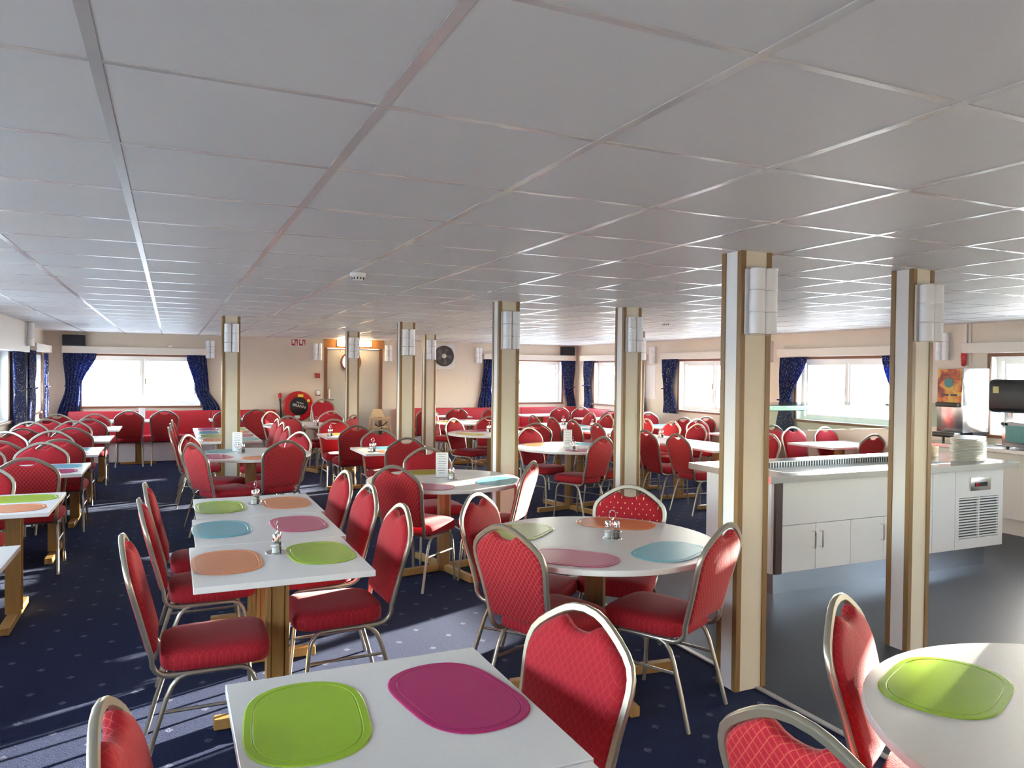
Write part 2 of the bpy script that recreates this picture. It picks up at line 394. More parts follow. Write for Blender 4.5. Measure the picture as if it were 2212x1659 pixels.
# windows
def window(n, fn, op, label, cut=None, trim=True, inset=0.10):
    s0, s1, b, t = op; c0 = fn((s0 + s1) / 2, 0, b)
    w_ = thing(f'window_{n}', label, 'window', c0, kind='structure')
    fr = MB(); d0, d1 = inset, inset + 0.06; e = 0.055
    fr.box(s0, s0 + e, d0, d1, b, t, fn).box(s1 - e, s1, d0, d1, b, t, fn).box(s0 + e, s1 - e, d0, d1, b, b + e, fn).box(s0 + e, s1 - e, d0, d1, t - e, t, fn)
    part('window_frame', fr, 'white_paint', w_, True, smooth=False)
    mids = cut if cut else [(s0 + s1) / 2]
    for m_ in mids: part('mullion', MB().box(m_ - 0.022, m_ + 0.022, d0 - 0.008, d1, b + e, t - e, fn), 'white_paint', w_, True, smooth=False)
    ed = [s0 + e] + list(mids) + [s1 - e]
    for a_, b_ in zip(ed, ed[1:]):
        part('pane', MB().box(a_ + 0.001, b_ - 0.001, d0 + 0.028, d0 + 0.032, b + e, t - e, fn), 'pane', w_, True, smooth=False)
        sash = MB(); q = 0.028
        lo, hi = a_ + 0.023, b_ - 0.023
        sash.box(lo, lo + q, d0 + 0.01, d0 + 0.027, b + e, t - e, fn).box(hi - q, hi, d0 + 0.01, d0 + 0.027, b + e, t - e, fn)
        sash.box(lo + q, hi - q, d0 + 0.01, d0 + 0.027, b + e, b + e + q, fn).box(lo + q, hi - q, d0 + 0.01, d0 + 0.027, t - e - q, t - e, fn)
        part('sash', sash, 'white_paint', w_, True, smooth=False)
    tr = MB(); q = 0.035
    tr.box(s0 - q, s0, -0.014, 0.004, b - q, t + q, fn).box(s1, s1 + q, -0.014, 0.004, b - q, t + q, fn).box(s0, s1, -0.014, 0.004, t, t + q, fn)
    part('window_trim', tr, 'wood_brown', w_, True, smooth=False)
    part('sill', MB().box(s0 - q, s1 + q, -0.05, 0.02, b - 0.03, b + 0.004, fn), 'wood_brown', w_, True, smooth=False, bevel=0.004)
    part('window_lining', MB().box(s0, s1, 0.0, inset, b - 0.001, b + 0.006, fn).box(s0, s0 + 0.005, 0.0, inset, b, t, fn).box(s1 - 0.005, s1, 0.0, inset, b, t, fn).box(s0, s1, 0.0, inset, t - 0.005, t, fn), 'white_paint', w_, True, smooth=False)
    lk = (fn((s0 + s1) / 2 + 0.06, inset - 0.006, (b + t) / 2))
    part('window_catch', MB().box(mids[0] + 0.03, mids[0] + 0.05, inset - 0.012, inset + 0.008, (b + t) / 2 - 0.05, (b + t) / 2 + 0.05, fn), 'chrome', w_, True, smooth=False)
    return w_
window(1, far_fn, farW[0], 'wide two-pane window in the far wall above the red bench, between tied curtains', [-0.45])
window(2, far_fn, farW[1], 'window in the far wall nearest the corner with the small black speaker', [6.98])
for i, (op, lb) in enumerate(zip(rightW, ['window in the cream right-hand wall closest to the far corner', 'second window from the far corner in the right-hand wall',
        'bright window behind the buffet gantry in the right-hand wall', 'window behind the juice dispenser without curtains', 'right-hand wall window level with the photographer', 'right-hand wall window behind the photographer'])):
    window(3 + i, right_fn, op, lb, [op[0] + (op[1] - op[0]) * 0.52])
for i, (op, lb) in enumerate(zip(leftW, ['narrow window in the left wall next to the far corner', 'second left wall window from the far corner, half behind a curtain', 'third left wall window from the far corner', 'fourth left wall window from the far corner', 'fifth left wall window from the far corner', 'left wall window behind the photographer'])):
    window(9 + i, left_fn, op, lb)
# valances
def valance(n, fn, s0, s1, z0, z1, d_, label, mat='cream_board'):
    solo(f'trim_{n}', MB().box(s0, s1, -d_, 0.0, z0, z1, fn), mat, label, 'valance', kind='structure', smooth=False, bevel=0.004)
valance(2, far_fn, -1.69, 0.60, 1.865, 1.985, 0.13, 'cream curtain valance above the wide far window')
valance(3, far_fn, 6.08, 8.30, 1.895, 2.01, 0.13, 'cream curtain valance above the far window by the corner')
for i, (a, b) in enumerate([(12.1, 14.55), (9.1, 11.52), (6.4, 8.59), (3.3, 5.70), (0.6, 2.9)]):
    valance(4 + i, right_fn, a, b, 1.89, 2.005, 0.12, ['cream valance over the right wall window nearest the far corner', 'cream valance over the second right wall window', 'cream valance over the bright window behind the buffet', 'cream valance over the window by the juice dispenser', 'cream valance over the right wall window level with the photographer'][i])
valance(9, left_fn, 13.05, 14.62, 1.86, 1.975, 0.14, 'short cream valance over the left window by the far corner')
valance(10, left_fn, YB, 12.45, 1.82, H, 0.14, 'long cream bulkhead above the left wall windows')

# curtains
def curtain(fn, prof, folds, label, depth=0.06, amp=0.022, group='navy speckled curtains'):
    nz_, ns = 26, folds * 6; front = []; th = 0.004
    zt, zb = prof[0][0], prof[-1][0]
    def at(z_):
        for (za, la, ra), (zb_, lb_, rb_) in zip(prof, prof[1:]):
            if zb_ <= z_ <= za:
                k_ = (za - z_) / (za - zb_); k_ = k_ * k_ * (3 - 2 * k_); return la + (lb_ - la) * k_, ra + (rb_ - ra) * k_
        return prof[-1][1:]
    mb = MB(); vs = []
    for side in (0, 1):
        for i in range(nz_ + 1):
            z_ = zt + (zb - zt) * i / nz_; l_, r_ = at(z_)
            for j in range(ns + 1):
                u_ = j / ns; a_ = amp * (0.6 + 0.5 * math.sin(i * 0.4 + j)) * 0.5 + amp * 0.5
                dd = -(depth + a_ * math.sin(u_ * folds * 2 * math.pi + 0.6 * math.sin(i * 0.25)) + side * th)
                vs.append(fn(l_ + (r_ - l_) * u_, dd, z_))
    W = ns + 1; K = (nz_ + 1) * W; fs = []
    for i in range(nz_):
        for j in range(ns):
            a_ = i * W + j; fs.append((a_, a_ + 1, a_ + W + 1, a_ + W)); fs.append((K + a_, K + a_ + W, K + a_ + W + 1, K + a_ + 1))
    for i in range(nz_):
        for j in (0, ns): a_ = i * W + j; fs.append((a_, a_ + W, K + a_ + W, K + a_))
    for j in range(ns):
        for i in (0, nz_): a_ = i * W + j; fs.append((a_, a_ + 1, K + a_ + 1, K + a_))
    mb.add(vs, fs); root = solo('curtain', mb, 'curtain', label, 'curtain', group, angle=80)
    zi = prof[len(prof) // 2][0]; l_, r_ = at(zi)
    part('tieback', MB().tube([fn(l_ - 0.01, -depth - amp - 0.012, zi), fn((l_ + r_) / 2, -depth - amp - 0.02, zi - 0.01), fn(r_ + 0.01, -depth - amp - 0.012, zi)], 0.012, 6), 'curtain', root, True)
    return root
curtain(far_fn, [(1.87, -1.68, -1.17), (1.30, -1.64, -1.40), (0.78, -1.76, -1.42)], 6, 'navy curtain tied back on the corner side of the wide far window')
curtain(far_fn, [(1.87, 0.26, 0.60), (1.25, 0.40, 0.64), (0.86, 0.54, 0.84)], 5, 'navy curtain tied back on the doorway side of the wide far window')
curtain(far_fn, [(1.90, 6.10, 6.42), (1.30, 6.05, 6.30), (0.86, 5.97, 6.35)], 5, 'navy curtain beside the wall fan on the far wall')
curtain(far_fn, [(1.90, 7.97, 8.34), (1.30, 8.05, 8.30), (0.87, 8.14, 8.36)], 5, 'navy curtain under the small black corner speaker')
curtain(right_fn, [(1.90, 14.05, 14.46), (1.35, 14.18, 14.44), (0.84, 14.12, 14.44)], 4, 'navy curtain on the right wall touching the far corner')
curtain(right_fn, [(1.90, 12.20, 12.40), (1.35, 12.15, 12.32), (0.84, 12.08, 12.34)], 3, 'navy curtain half hidden behind the second pillar row')
curtain(right_fn, [(1.90, 11.06, 11.55), (1.35, 11.22, 11.50), (0.90, 11.10, 11.50)], 5, 'navy curtain left of the second right wall window')
curtain(right_fn, [(1.90, 9.2, 9.5), (1.35, 9.16, 9.38), (0.90, 9.1, 9.42)], 4, 'navy curtain on the near side of the second right wall window')
curtain(right_fn, [(1.88, 8.05, 8.58), (1.25, 8.34, 8.58), (0.78, 8.28, 8.66)], 6, 'navy curtain seen above the buffet gantry, gathered at its waist')
curtain(right_fn, [(1.88, 6.46, 6.80), (1.25, 6.42, 6.62), (0.82, 6.36, 6.66)], 4, 'navy curtain mostly hidden by the front pillar near the buffet')
curtain(left_fn, [(1.84, 14.22, 14.58), (1.30, 14.35, 14.60), (0.78, 14.30, 14.66)], 4, 'navy curtain on the left wall next to the far corner', depth=0.08)
curtain(left_fn, [(1.86, 12.72, 13.38), (1.30, 12.78, 13.30), (0.78, 12.72, 13.32)], 5, 'dark navy curtain between the two left windows, farther one', depth=0.08)
curtain(left_fn, [(1.82, 11.55, 12.36), (1.30, 11.72, 12.38), (0.74, 11.70, 12.50)], 7, 'sunlit navy curtain between the two left windows, nearer one', depth=0.08)

# door, header and lamp over it
dr = thing('door_1', 'grey-beige door with a round porthole in the far wall', 'door', (3.30, YF, 0), kind='structure')
PX, PZ, PR = 3.27, 1.79, 0.166
angs = sorted([2 * math.pi * i / 48 for i in range(48)] + [math.atan2(zz - PZ, xx - PX) % (2 * math.pi) for xx in (2.80, 3.84) for zz in (0.01, 2.05)])
def edge_pt(a_):
    c_, s_ = math.cos(a_), math.sin(a_); k_ = []
    if abs(c_) > 1e-9: k_.append(((3.84 if c_ > 0 else 2.80) - PX) / c_)
    if abs(s_) > 1e-9: k_.append(((2.05 if s_ > 0 else 0.01) - PZ) / s_)
    return PX + min(k_) * c_, PZ + min(k_) * s_
leaf = MB(); nA = len(angs); rg = []
for d_ in (0.03, 0.08):
    rg.append([far_fn(edge_pt(a_)[0], d_, edge_pt(a_)[1]) for a_ in angs]); rg.append([far_fn(PX + PR * math.cos(a_), d_, PZ + PR * math.sin(a_)) for a_ in angs])
order = [rg[0], rg[1], rg[3], rg[2]]
leaf.add([v for r_ in order for v in r_], [(i * nA + j, i * nA + (j + 1) % nA, ((i + 1) % 4) * nA + (j + 1) % nA, ((i + 1) % 4) * nA + j) for i in range(4) for j in range(nA)])
part('door_leaf', leaf, 'door_grey', dr, True, smooth=False)
jamb = MB().box(2.74, 2.80, -0.02, 0.10, 0, 2.06, far_fn).box(3.84, 3.90, -0.02, 0.10, 0, 2.06, far_fn)
part('door_jamb', jamb, 'wood_brown', dr, True, smooth=False)
part('door_header', MB().box(2.74, 3.92, -0.03, 0.10, 2.06, H - 0.004, far_fn), 'wood_header', dr, True, smooth=False)
part('porthole_rim', MB().lathe([(0.165, 0), (0.205, 0), (0.205, 0.02), (0.165, 0.02), (0.165, 0)], (3.27, YF + 0.03, 1.79), 32, axis='Y'), 'wood_brown', dr, True)
part('porthole_pane', MB().lathe([(0.0, -0.012), (0.166, -0.012), (0.166, -0.008), (0.0, -0.008)], (3.27, YF + 0.03, 1.79), 32, axis='Y'), 'pane', dr, True, label='round glass pane')
hd = part('door_handle', MB().box(2.83, 2.86, 0.0, 0.03, 1.06, 1.24, far_fn), 'steel', dr, True, smooth=False)
part('lock_lever', MB().tube([far_fn(2.85, 0.02, 1.04), far_fn(2.85, -0.03, 1.04), far_fn(2.93, -0.03, 1.04)], 0.009, 8), 'steel', dr, True)
sg = part('door_sign', MB().box(3.06, 3.50, 0.026, 0.030, 1.985, 2.025, far_fn), 'label_white', dr, True, smooth=False)
part('sign_border', MB().box(3.06, 3.50, 0.024, 0.028, 2.021, 2.025, far_fn).box(3.06, 3.50, 0.024, 0.028, 1.985, 1.989, far_fn).box(3.06, 3.064, 0.024, 0.028, 1.985, 2.025, far_fn).box(3.496, 3.50, 0.024, 0.028, 1.985, 2.025, far_fn), 'red_paint', sg, True, smooth=False)
text('EMERGENCY EXIT', 0.036, 'red_paint', sg, (3.28, YF + 0.0245, 2.005), (R(90), 0, 0))
lp = thing('wall_light', 'lit warm strip lamp on the wooden header above the door', 'lamp', (3.28, YF - 0.03, 2.09))
part('lamp_housing', MB().box(2.98, 3.66, -0.075, -0.032, 2.095, 2.215, far_fn), 'white_paint', lp, True, smooth=False)
part('lamp_cover', MB().box(2.99, 3.65, -0.15, -0.075, 2.10, 2.21, far_fn), 'lamp_glow', lp, True, bevel=0.02, seg=3)

# baseboards
solo('baseboard_right', MB().box(YB, 5.1, -0.012, 0.0, 0.0, 0.10, right_fn), 'cream_board', 'low cream skirting at the foot of the right wall', 'baseboard', kind='structure', smooth=False)
solo('baseboard_left', MB().box(YB, YF, -0.012, 0.0, 0.0, 0.10, left_fn), 'wood_brown', 'brown skirting at the foot of the left wall', 'baseboard', kind='structure', smooth=False)

# pillars
def pillar(x0, x1, y0, y1, label):
    p_ = thing('pillar', label, 'pillar', ((x0 + x1) / 2, (y0 + y1) / 2, 0), group='wood-edged pillars', kind='structure')
    c_ = 0.032
    for (a, b, cc, d_) in ((x0, x0 + c_, y0, y0 + c_), (x1 - c_, x1, y0, y0 + c_), (x0, x0 + c_, y1 - c_, y1), (x1 - c_, x1, y1 - c_, y1)):
        part('corner_post', MB().box(a, b, cc, d_, 0.0, H), 'wood_oak', p_, True, smooth=False, bevel=0.002, seg=1)
    q = 0.006
    part('side_panel', MB().box(x0 + q, x0 + 0.02, y0 + c_, y1 - c_, 0, H), 'panel_white', p_, True, smooth=False)
    part('side_panel', MB().box(x1 - 0.02, x1 - q, y0 + c_, y1 - c_, 0, H), 'panel_white', p_, True, smooth=False)
    part('face_panel', MB().box(x0 + c_, x1 - c_, y0 + q, y0 + 0.02, 0, H), 'panel_beige', p_, True, smooth=False)
    part('face_panel', MB().box(x0 + c_, x1 - c_, y1 - 0.02, y1 - q, 0, H), 'panel_beige', p_, True, smooth=False)
    return p_
PIL = [(2.60, 2.80, 2.945, 3.095, 'near pillar beside the round table in front of the buffet'), (3.90, 4.08, 2.98, 3.13, 'near pillar standing in front of the white buffet counter'),
       (2.60, 2.80, 5.99, 6.14, 'pillar rising behind the round table with the sunlit chair'), (3.85, 4.05, 5.94, 6.09, 'pillar behind the dotted red chair'),
       (0.545, 0.745, 9.33, 9.48, 'pillar standing at the left round table near the wide window'), (2.62, 2.82, 9.15, 9.30, 'pillar left of the wall fan, nearer of the pair'),
       (3.85, 4.05, 11.96, 12.11, 'far pillar right beside the wall fan'), (2.55, 2.75, 11.92, 12.07, 'pillar in front of the porthole door'), (6.09, 6.29, 9.14, 9.29, 'pillar hidden behind the middle right pillar')]
for p_ in PIL: pillar(*p_)

# sconces: twin frosted tubes with chrome bands
def make_sconce():
    t_ = thing('wall_sconce', '', 'lamp')
    part('back_plate', MB().box(-0.08, 0.08, -0.010, 0.0, 0, 0.33), 'white_paint', t_, bevel=0.002, seg=1)
    for sx in (-0.040, 0.040):
        part('glass_tube', MB().lathe([(0.038, 0.004), (0.038, 0.326)], (sx, -0.048, 0), 20), 'frosted', t_)
        for zb in (0.0, 0.109, 0.218, 0.326):
            part('band', MB().lathe([(0.036, zb), (0.0395, zb), (0.0395, zb + 0.004), (0.036, zb + 0.004)], (sx, -0.048, 0), 20), 'chrome', t_)
    return t_
sc0 = make_sconce(); sc_used = False
def sconce(x, y, z, rz, label):
    global sc_used
    o = sc0 if not sc_used else copy_tree(sc0); sc_used = True
    o.location = (x, y, z); o.rotation_euler = (0, 0, rz); tag(o, label, 'lamp', 'twin-tube frosted wall lamps'); return o
names = ['on the big near pillar by the round table', 'on the big near pillar before the buffet', 'on the pillar behind the sunlit chair', 'on the pillar behind the dotted chair',
         'on the pillar by the left round table', 'on the pillar left of the wall fan', 'on the far pillar beside the wall fan', 'on the pillar in front of the porthole door', 'on the half-hidden pillar to the right']
for (x0, x1, y0, y1, lb), nm in zip(PIL, names): sconce((x0 + x1) / 2, y0, 1.81, 0, 'frosted twin-tube lamp ' + nm)
for i, (x, lb) in enumerate([(0.66, 'frosted wall lamp right of the wide far window'), (2.61, 'frosted wall lamp left of the porthole door'), (4.02, 'frosted wall lamp right of the porthole door'), (5.99, 'frosted wall lamp between the fan and the curtain')]):
    sconce(x, YF, 1.81, 0, lb)
for (y, lb) in [(11.88, 'frosted wall lamp between two right wall windows'), (8.86, 'frosted wall lamp peeking out behind the near pillar'), (5.99, 'frosted wall lamp above the juice dispenser')]:
    sconce(XR, y, 1.81, R(-90), lb)
sconce(XL + 0.142, 12.2, 1.90, R(90), 'frosted lamp on the left bulkhead beside the curtains')

# ------------------------------------------------------------------ chairs
def chair_proto(dots=False):
    t_ = thing('banquet_chair', '', 'chair')
    fab = 'fabric_dots' if dots else 'fabric'
    by = lambda z_: -0.222 - (z_ - 0.5) * 0.257          # lean of the back
    # back frame: half outline, mirrored; (x, z)
    half = [(0.186, 0.47), (0.190, 0.55), (0.198, 0.64), (0.210, 0.72), (0.213, 0.752), (0.211, 0.783), (0.200, 0.812), (0.177, 0.838), (0.145, 0.862), (0.110, 0.884), (0.078, 0.901), (0.045, 0.912), (0.0, 0.917)]
    low = [(0.176, 0.02, 0.385), (0.176, -0.10, 0.385), (0.176, -0.150, 0.386), (0.177, -0.178, 0.393), (0.179, -0.199, 0.409), (0.182, -0.212, 0.435)]
    pts = [Vector(p) for p in low] + [Vector((x_, by(z_), z_)) for x_, z_ in half]
    full = pts + [Vector((-p.x, p.y, p.z)) for p in reversed(pts[:-1])]
    octo = [(1, 0.45), (0.7, 0.95), (-0.7, 0.95), (-1, 0.45), (-1, -0.45), (-0.7, -0.95), (0.7, -0.95), (1, -0.45)]
    mb = MB(); rings = []
    nrm = Vector((0, -1, -0.257)).normalized()          # outward (rear) normal of the back plane
    k = len(full)
    for i, p in enumerate(full):
        a_, b_ = full[max(i - 1, 0)], full[min(i + 1, k - 1)]; tv = (b_ - a_).normalized()
        sd = Vector((1, 0, 0)) if (i < 6 or i >= k - 6) else tv.cross(nrm).normalized()
        up2 = tv.cross(sd).normalized()
        if i < 6 or i >= k - 6:
            sd = Vector((1 if i < 6 else 1, 0, 0)); up2 = tv.cross(sd).normalized()
        rings.append([p + sd * c_ * 0.0125 + up2 * d_ * 0.010 for c_, d_ in octo])
    # keep ring order consistent: match each ring to the one before
    for i in range(1, k):
        best = min(((sum((rings[i][(j + s_) % 8] - rings[i - 1][j]).length for j in range(8)), s_, 0) for s_ in range(8)), key=lambda q: q[0])
        rev = rings[i][::-1]
        best2 = min(((sum((rev[(j + s_) % 8] - rings[i - 1][j]).length for j in range(8)), s_, 1) for s_ in range(8)), key=lambda q: q[0])
        bb = best if best[0] <= best2[0] else best2
        src = rings[i] if bb[2] == 0 else rev
        rings[i] = [src[(j + bb[1]) % 8] for j in range(8)]
    mb.loops(rings); part('back_frame', mb, 'frame_metal', t_, angle=50)
    # upholstered back with the hand hole under the crest
    inner = [(0.176, 0.478), (0.180, 0.55), (0.189, 0.64), (0.200, 0.72), (0.202, 0.750), (0.200, 0.777), (0.189, 0.802), (0.167, 0.827), (0.136, 0.850), (0.100, 0.872), (0.074, 0.884), (0.060, 0.876), (0.048, 0.866), (0.025, 0.858), (0.0, 0.856)]
    out = [(x_, z_) for x_, z_ in inner] + [(-x_, z_) for x_, z_ in reversed(inner[:-1])]
    out = out + [(-0.150, 0.470), (0.0, 0.468), (0.150, 0.470)]
    cx, cz = 0.0, 0.68
    def ring(sc, nrmoff, cut=0.0):
        res = []
        for x_, z_ in out:
            x2 = cx + (x_ - cx) * sc; z2 = cz + (z_ - cz) * sc
            res.append(Vector((x2, by(z2), z2)) + nrm * nrmoff)
        return res
    part('backrest', MB().loops([ring(0.90, 0.016), ring(0.965, 0.013), ring(1.0, 0.005), ring(1.0, -0.008), ring(0.96, -0.022), ring(0.86, -0.030)]), fab, t_, angle=60)
    # seat cushion
    def seat_ring(sc, z_):
        res = []; n = 36
        for i in range(n):
            a_ = 2 * math.pi * i / n; c_, s_ = math.cos(a_), math.sin(a_)
            e_ = 2 / 5.0; x_ = math.copysign(abs(c_) ** e_, c_); y_ = math.copysign(abs(s_) ** e_, s_)
            wd = 0.205 + 0.012 * y_
            res.append((x_ * wd * sc, 0.028 + y_ * 0.215 * (1 - (1 - sc) * 0.9), z_ + 0.006 * (1 - x_ * x_) * (1 if z_ > 0.45 else 0)))
        return res
    part('seat', MB().loops([seat_ring(0.92, 0.398), seat_ring(0.985, 0.404), seat_ring(1.0, 0.425), seat_ring(1.0, 0.442), seat_ring(0.97, 0.462), seat_ring(0.88, 0.474), seat_ring(0.6, 0.480)]), 'fabric_seat', t_, angle=60)
    # legs and rails
    for sx in (-1, 1):
        X = lambda v: sx * v
        fleg = [(X(0.196), 0.205, 0.0), (X(0.190), 0.192, 0.15), (X(0.185), 0.178, 0.31), (X(0.183), 0.168, 0.345), (X(0.181), 0.148, 0.372), (X(0.180), 0.12, 0.384)]
        rleg = [(X(0.200), -0.245, 0.0), (X(0.194), -0.205, 0.15), (X(0.188), -0.160, 0.30), (X(0.185), -0.140, 0.345), (X(0.182), -0.115, 0.372), (X(0.180), -0.085, 0.384)]
        part('leg', MB().tube(fleg, 0.0105, 8), 'frame_metal', t_, angle=60); part('leg', MB().tube(rleg, 0.0105, 8), 'frame_metal', t_, angle=60)
        part('side_rail', MB().tube([(X(0.180), 0.125, 0.384), (X(0.180), 0.02, 0.386), (X(0.180), -0.09, 0.384)], 0.0105, 8), 'frame_metal', t_, angle=60)
        part('stretcher', MB().tube([(X(0.187), 0.184, 0.245), (X(0.189), -0.178, 0.245)], 0.007, 6), 'frame_metal', t_, angle=60)
    part('crossbar', MB().tube([(-0.18, 0.11, 0.39), (0.18, 0.11, 0.39)], 0.009, 6), 'frame_metal', t_, angle=60)
    part('crossbar', MB().tube([(-0.178, -0.13, 0.388), (0.178, -0.13, 0.388)], 0.009, 6), 'frame_metal', t_, angle=60)
    return t_
ch0 = chair_proto(); ch_used = False
RECTS, ROUNDS = [], []
def clear_back(cx, cy, a_):
    """slide a chair straight back until its backrest no longer cuts a table top"""
    c_, s_ = math.cos(a_), math.sin(a_)
    for k in range(40):
        hit = False
        for f_ in (0.012, 0.045, 0.08):
            for l_ in (-0.22, -0.11, 0.0, 0.11, 0.22):
                x_, y_ = cx + f_ * c_ - l_ * s_, cy + f_ * s_ + l_ * c_
                if any(x0 - 0.005 < x_ < x1 + 0.005 and y0 - 0.005 < y_ < y1 + 0.005 for x0, x1, y0, y1 in RECTS) or any(math.hypot(x_ - x0, y_ - y0) < r_ + 0.005 for x0, y0, r_ in ROUNDS): hit = True
        if not hit: break
        cx -= 0.01 * c_; cy -= 0.01 * s_
    return cx, cy
def chair(cx, cy, deg, label, group, z=0.0, proto=None):
    """cx, cy: where the crest of the back stands; deg: the way the sitter looks"""
    global ch_used
    if proto is not None: o = proto
    elif ch_used: o = copy_tree(ch0)
    else: o = ch0; ch_used = True
    a_ = R(deg); cx, cy = clear_back(cx, cy, a_); o.location = (cx + 0.33 * math.cos(a_), cy + 0.33 * math.sin(a_), z); o.rotation_euler = (0, 0, a_ - R(90))
    return tag(o, label, 'chair', group)
rows = [('first', 3.88), ('second', 5.62), ('third', 7.42), ('fourth', 8.95), ('fifth', 10.50), ('sixth', 12.30)]
# ------------------------------------------------------------------ tables
def top_rect(x0, x1, y0, y1): return MB().box(x0, x1, y0, y1, 0.714, 0.74)
def pedestal(t_, x, y, along, span):
    """column of two boards between a head bar and a foot bar; along = 'X' or 'Y'"""
    part('column', MB().box(x - 0.030, x + 0.030, y - 0.030, y + 0.030, 0.05, 0.69), 'wood_leg', t_, True, smooth=False, bevel=0.004, seg=1)
    if along == 'X':
        part('column_board', MB().box(x + 0.032, x + 0.048, y - 0.042, y + 0.042, 0.05, 0.69), 'wood_leg', t_, True, smooth=False)
        part('column_board', MB().box(x - 0.048, x - 0.032, y - 0.042, y + 0.042, 0.05, 0.69), 'wood_leg', t_, True, smooth=False)
        part('foot_bar', MB().box(x - span, x + span, y - 0.03, y + 0.03, 0.004, 0.052), 'wood_leg', t_, True, smooth=False, bevel=0.004, seg=1)
        part('head_bar', MB().box(x - span * 0.9, x + span * 0.9, y - 0.03, y + 0.03, 0.69, 0.714), 'wood_leg', t_, True, smooth=False)
    else:
        part('column_board', MB().box(x - 0.042, x + 0.042, y + 0.032, y + 0.048, 0.05, 0.69), 'wood_leg', t_, True, smooth=False)
        part('column_board', MB().box(x - 0.042, x + 0.042, y - 0.048, y - 0.032, 0.05, 0.69), 'wood_leg', t_, True, smooth=False)
        part('foot_bar', MB().box(x - 0.03, x + 0.03, y - span, y + span, 0.004, 0.052), 'wood_leg', t_, True, smooth=False, bevel=0.004, seg=1)
        part('head_bar', MB().box(x - 0.03, x + 0.03, y - span * 0.9, y + span * 0.9, 0.69, 0.714), 'wood_leg', t_, True, smooth=False)
def rect_table(x0, x1, y0, y1, label, group, legs='one'):
    t_ = thing('dining_table', label, 'table', ((x0 + x1) / 2, (y0 + y1) / 2, 0), group=group)
    RECTS.append((x0, x1, y0, y1))
    part('tabletop', top_rect(x0, x1, y0, y1), 'laminate', t_, True, smooth=False, bevel=0.002, seg=1)
    cx, cy = (x0 + x1) / 2, (y0 + y1) / 2
    if legs == 'one': pedestal(t_, cx, cy, 'X', 0.27)
    else:
        pedestal(t_, x1 - 0.24, cy, 'Y', 0.34); pedestal(t_, x0 + 0.26, cy, 'Y', 0.34)
    return t_
GT1 = 'square tables'
for (n_, yc) in rows:
    rect_table(-1.88, -0.66, yc - 0.41, yc + 0.41, f'white table with two wooden legs, {n_} from the camera along the left wall', 'left wall tables', 'two')
rect_table(0.14, 0.87, 1.44, 2.18, 'nearest white square table with a green and a magenta mat', GT1)
rect_table(0.13, 0.86, 0.68, 1.432, 'white square table just below the bottom edge of the picture', GT1)
rect_table(0.085, 0.815, 3.19, 3.93, 'nearest square table of the six-mat run', GT1)
rect_table(0.115, 0.845, 3.935, 4.665, 'middle square table of the six-mat run', GT1)
rect_table(0.14, 0.87, 4.67, 5.40, 'farthest square table of the six-mat run, against the round table', GT1)
for k in range(4):
    rect_table(0.30, 1.03, 9.60 + 0.60 * k, 9.60 + 0.60 * k + 0.595, ['nearest', 'second', 'third', 'farthest'][k] + ' table of the long rear row beside the pillar', 'long rear table row')
rect_table(1.86, 2.58, 7.75, 8.50, 'small white table with a teal and an orange mat, nearer rear one', GT1)
rect_table(1.84, 2.56, 9.78, 10.52, 'small white table with a yellow mat, farther rear one', GT1)
for k in range(6):
    yy = (6.80, 7.555, 8.31, 9.37, 10.125, 10.88)[k]; rect_table(5.64, 6.38, yy, yy + 0.75, ['nearest', 'second', 'third', 'fourth', 'fifth', 'farthest'][k] + ' table of the long sunlit row on the right', 'long right table row')
rect_table(-0.95, -0.02, 13.72, 14.34, 'white table between the bench and two dark chairs at the wide window', 'bench tables')
rect_table(0.62, 1.52, 13.76, 14.36, 'white bench table left of the hose reel', 'bench tables')
rect_table(4.55, 5.42, 13.74, 14.36, 'white bench table below the wall fan', 'bench tables')
rect_table(6.55, 7.60, 13.74, 14.34, 'sun-white bench table in front of the corner bench', 'bench tables')
rect_table(7.22, 8.30, 12.30, 12.90, 'white table at the right wall next to the corner bench', 'right wall tables')
rect_table(7.22, 8.32, 10.05, 10.85, 'white table with a teal mat under the second right wall window', 'right wall tables')
rect_table(7.34, 8.34, 8.30, 8.98, 'white table with a green mat beside the gathered curtain', 'right wall tables')
rect_table(7.30, 8.34, 6.62, 7.36, 'glaring white table with a blue mat under the bright window', 'right wall tables')
def round_table(x, y, r, label, rot=0.0):
    ROUNDS.append((x, y, r)); t_ = thing('round_table', label, 'table', (x, y, 0), rot, group='round tables')
    part('tabletop', MB().lathe([(0.0, 0.714), (r - 0.002, 0.714), (r, 0.717), (r, 0.737), (r - 0.003, 0.74), (0.0, 0.74)], (0, 0, 0), 72), 'laminate', t_, angle=40)
    for a_ in range(4):
        q = R(90 * a_)
        mb = MB().box(0.05, 0.46, -0.024, 0.024, 0.004, 0.056)
        rm = lambda v: (v[0] * math.cos(q) - v[1] * math.sin(q), v[0] * math.sin(q) + v[1] * math.cos(q), v[2])
        mb.v = [rm(v) for v in mb.v]; part('foot_bar', mb, 'wood_leg', t_, smooth=False, bevel=0.004, seg=1)
        mb = MB().box(0.05, 0.40, -0.02, 0.02, 0.676, 0.714); mb.v = [rm(v) for v in mb.v]; part('head_bar', mb, 'wood_leg', t_, smooth=False)
    oc = [(0.055 * math.cos(R(22.5 + 45 * i)), 0.055 * math.sin(R(22.5 + 45 * i))) for i in range(8)]
    part('column', MB().loops([[(a, b, 0.004) for a, b in oc], [(a, b, 0.70) for a, b in oc]]), 'wood_column', t_, smooth=False)
    return t_
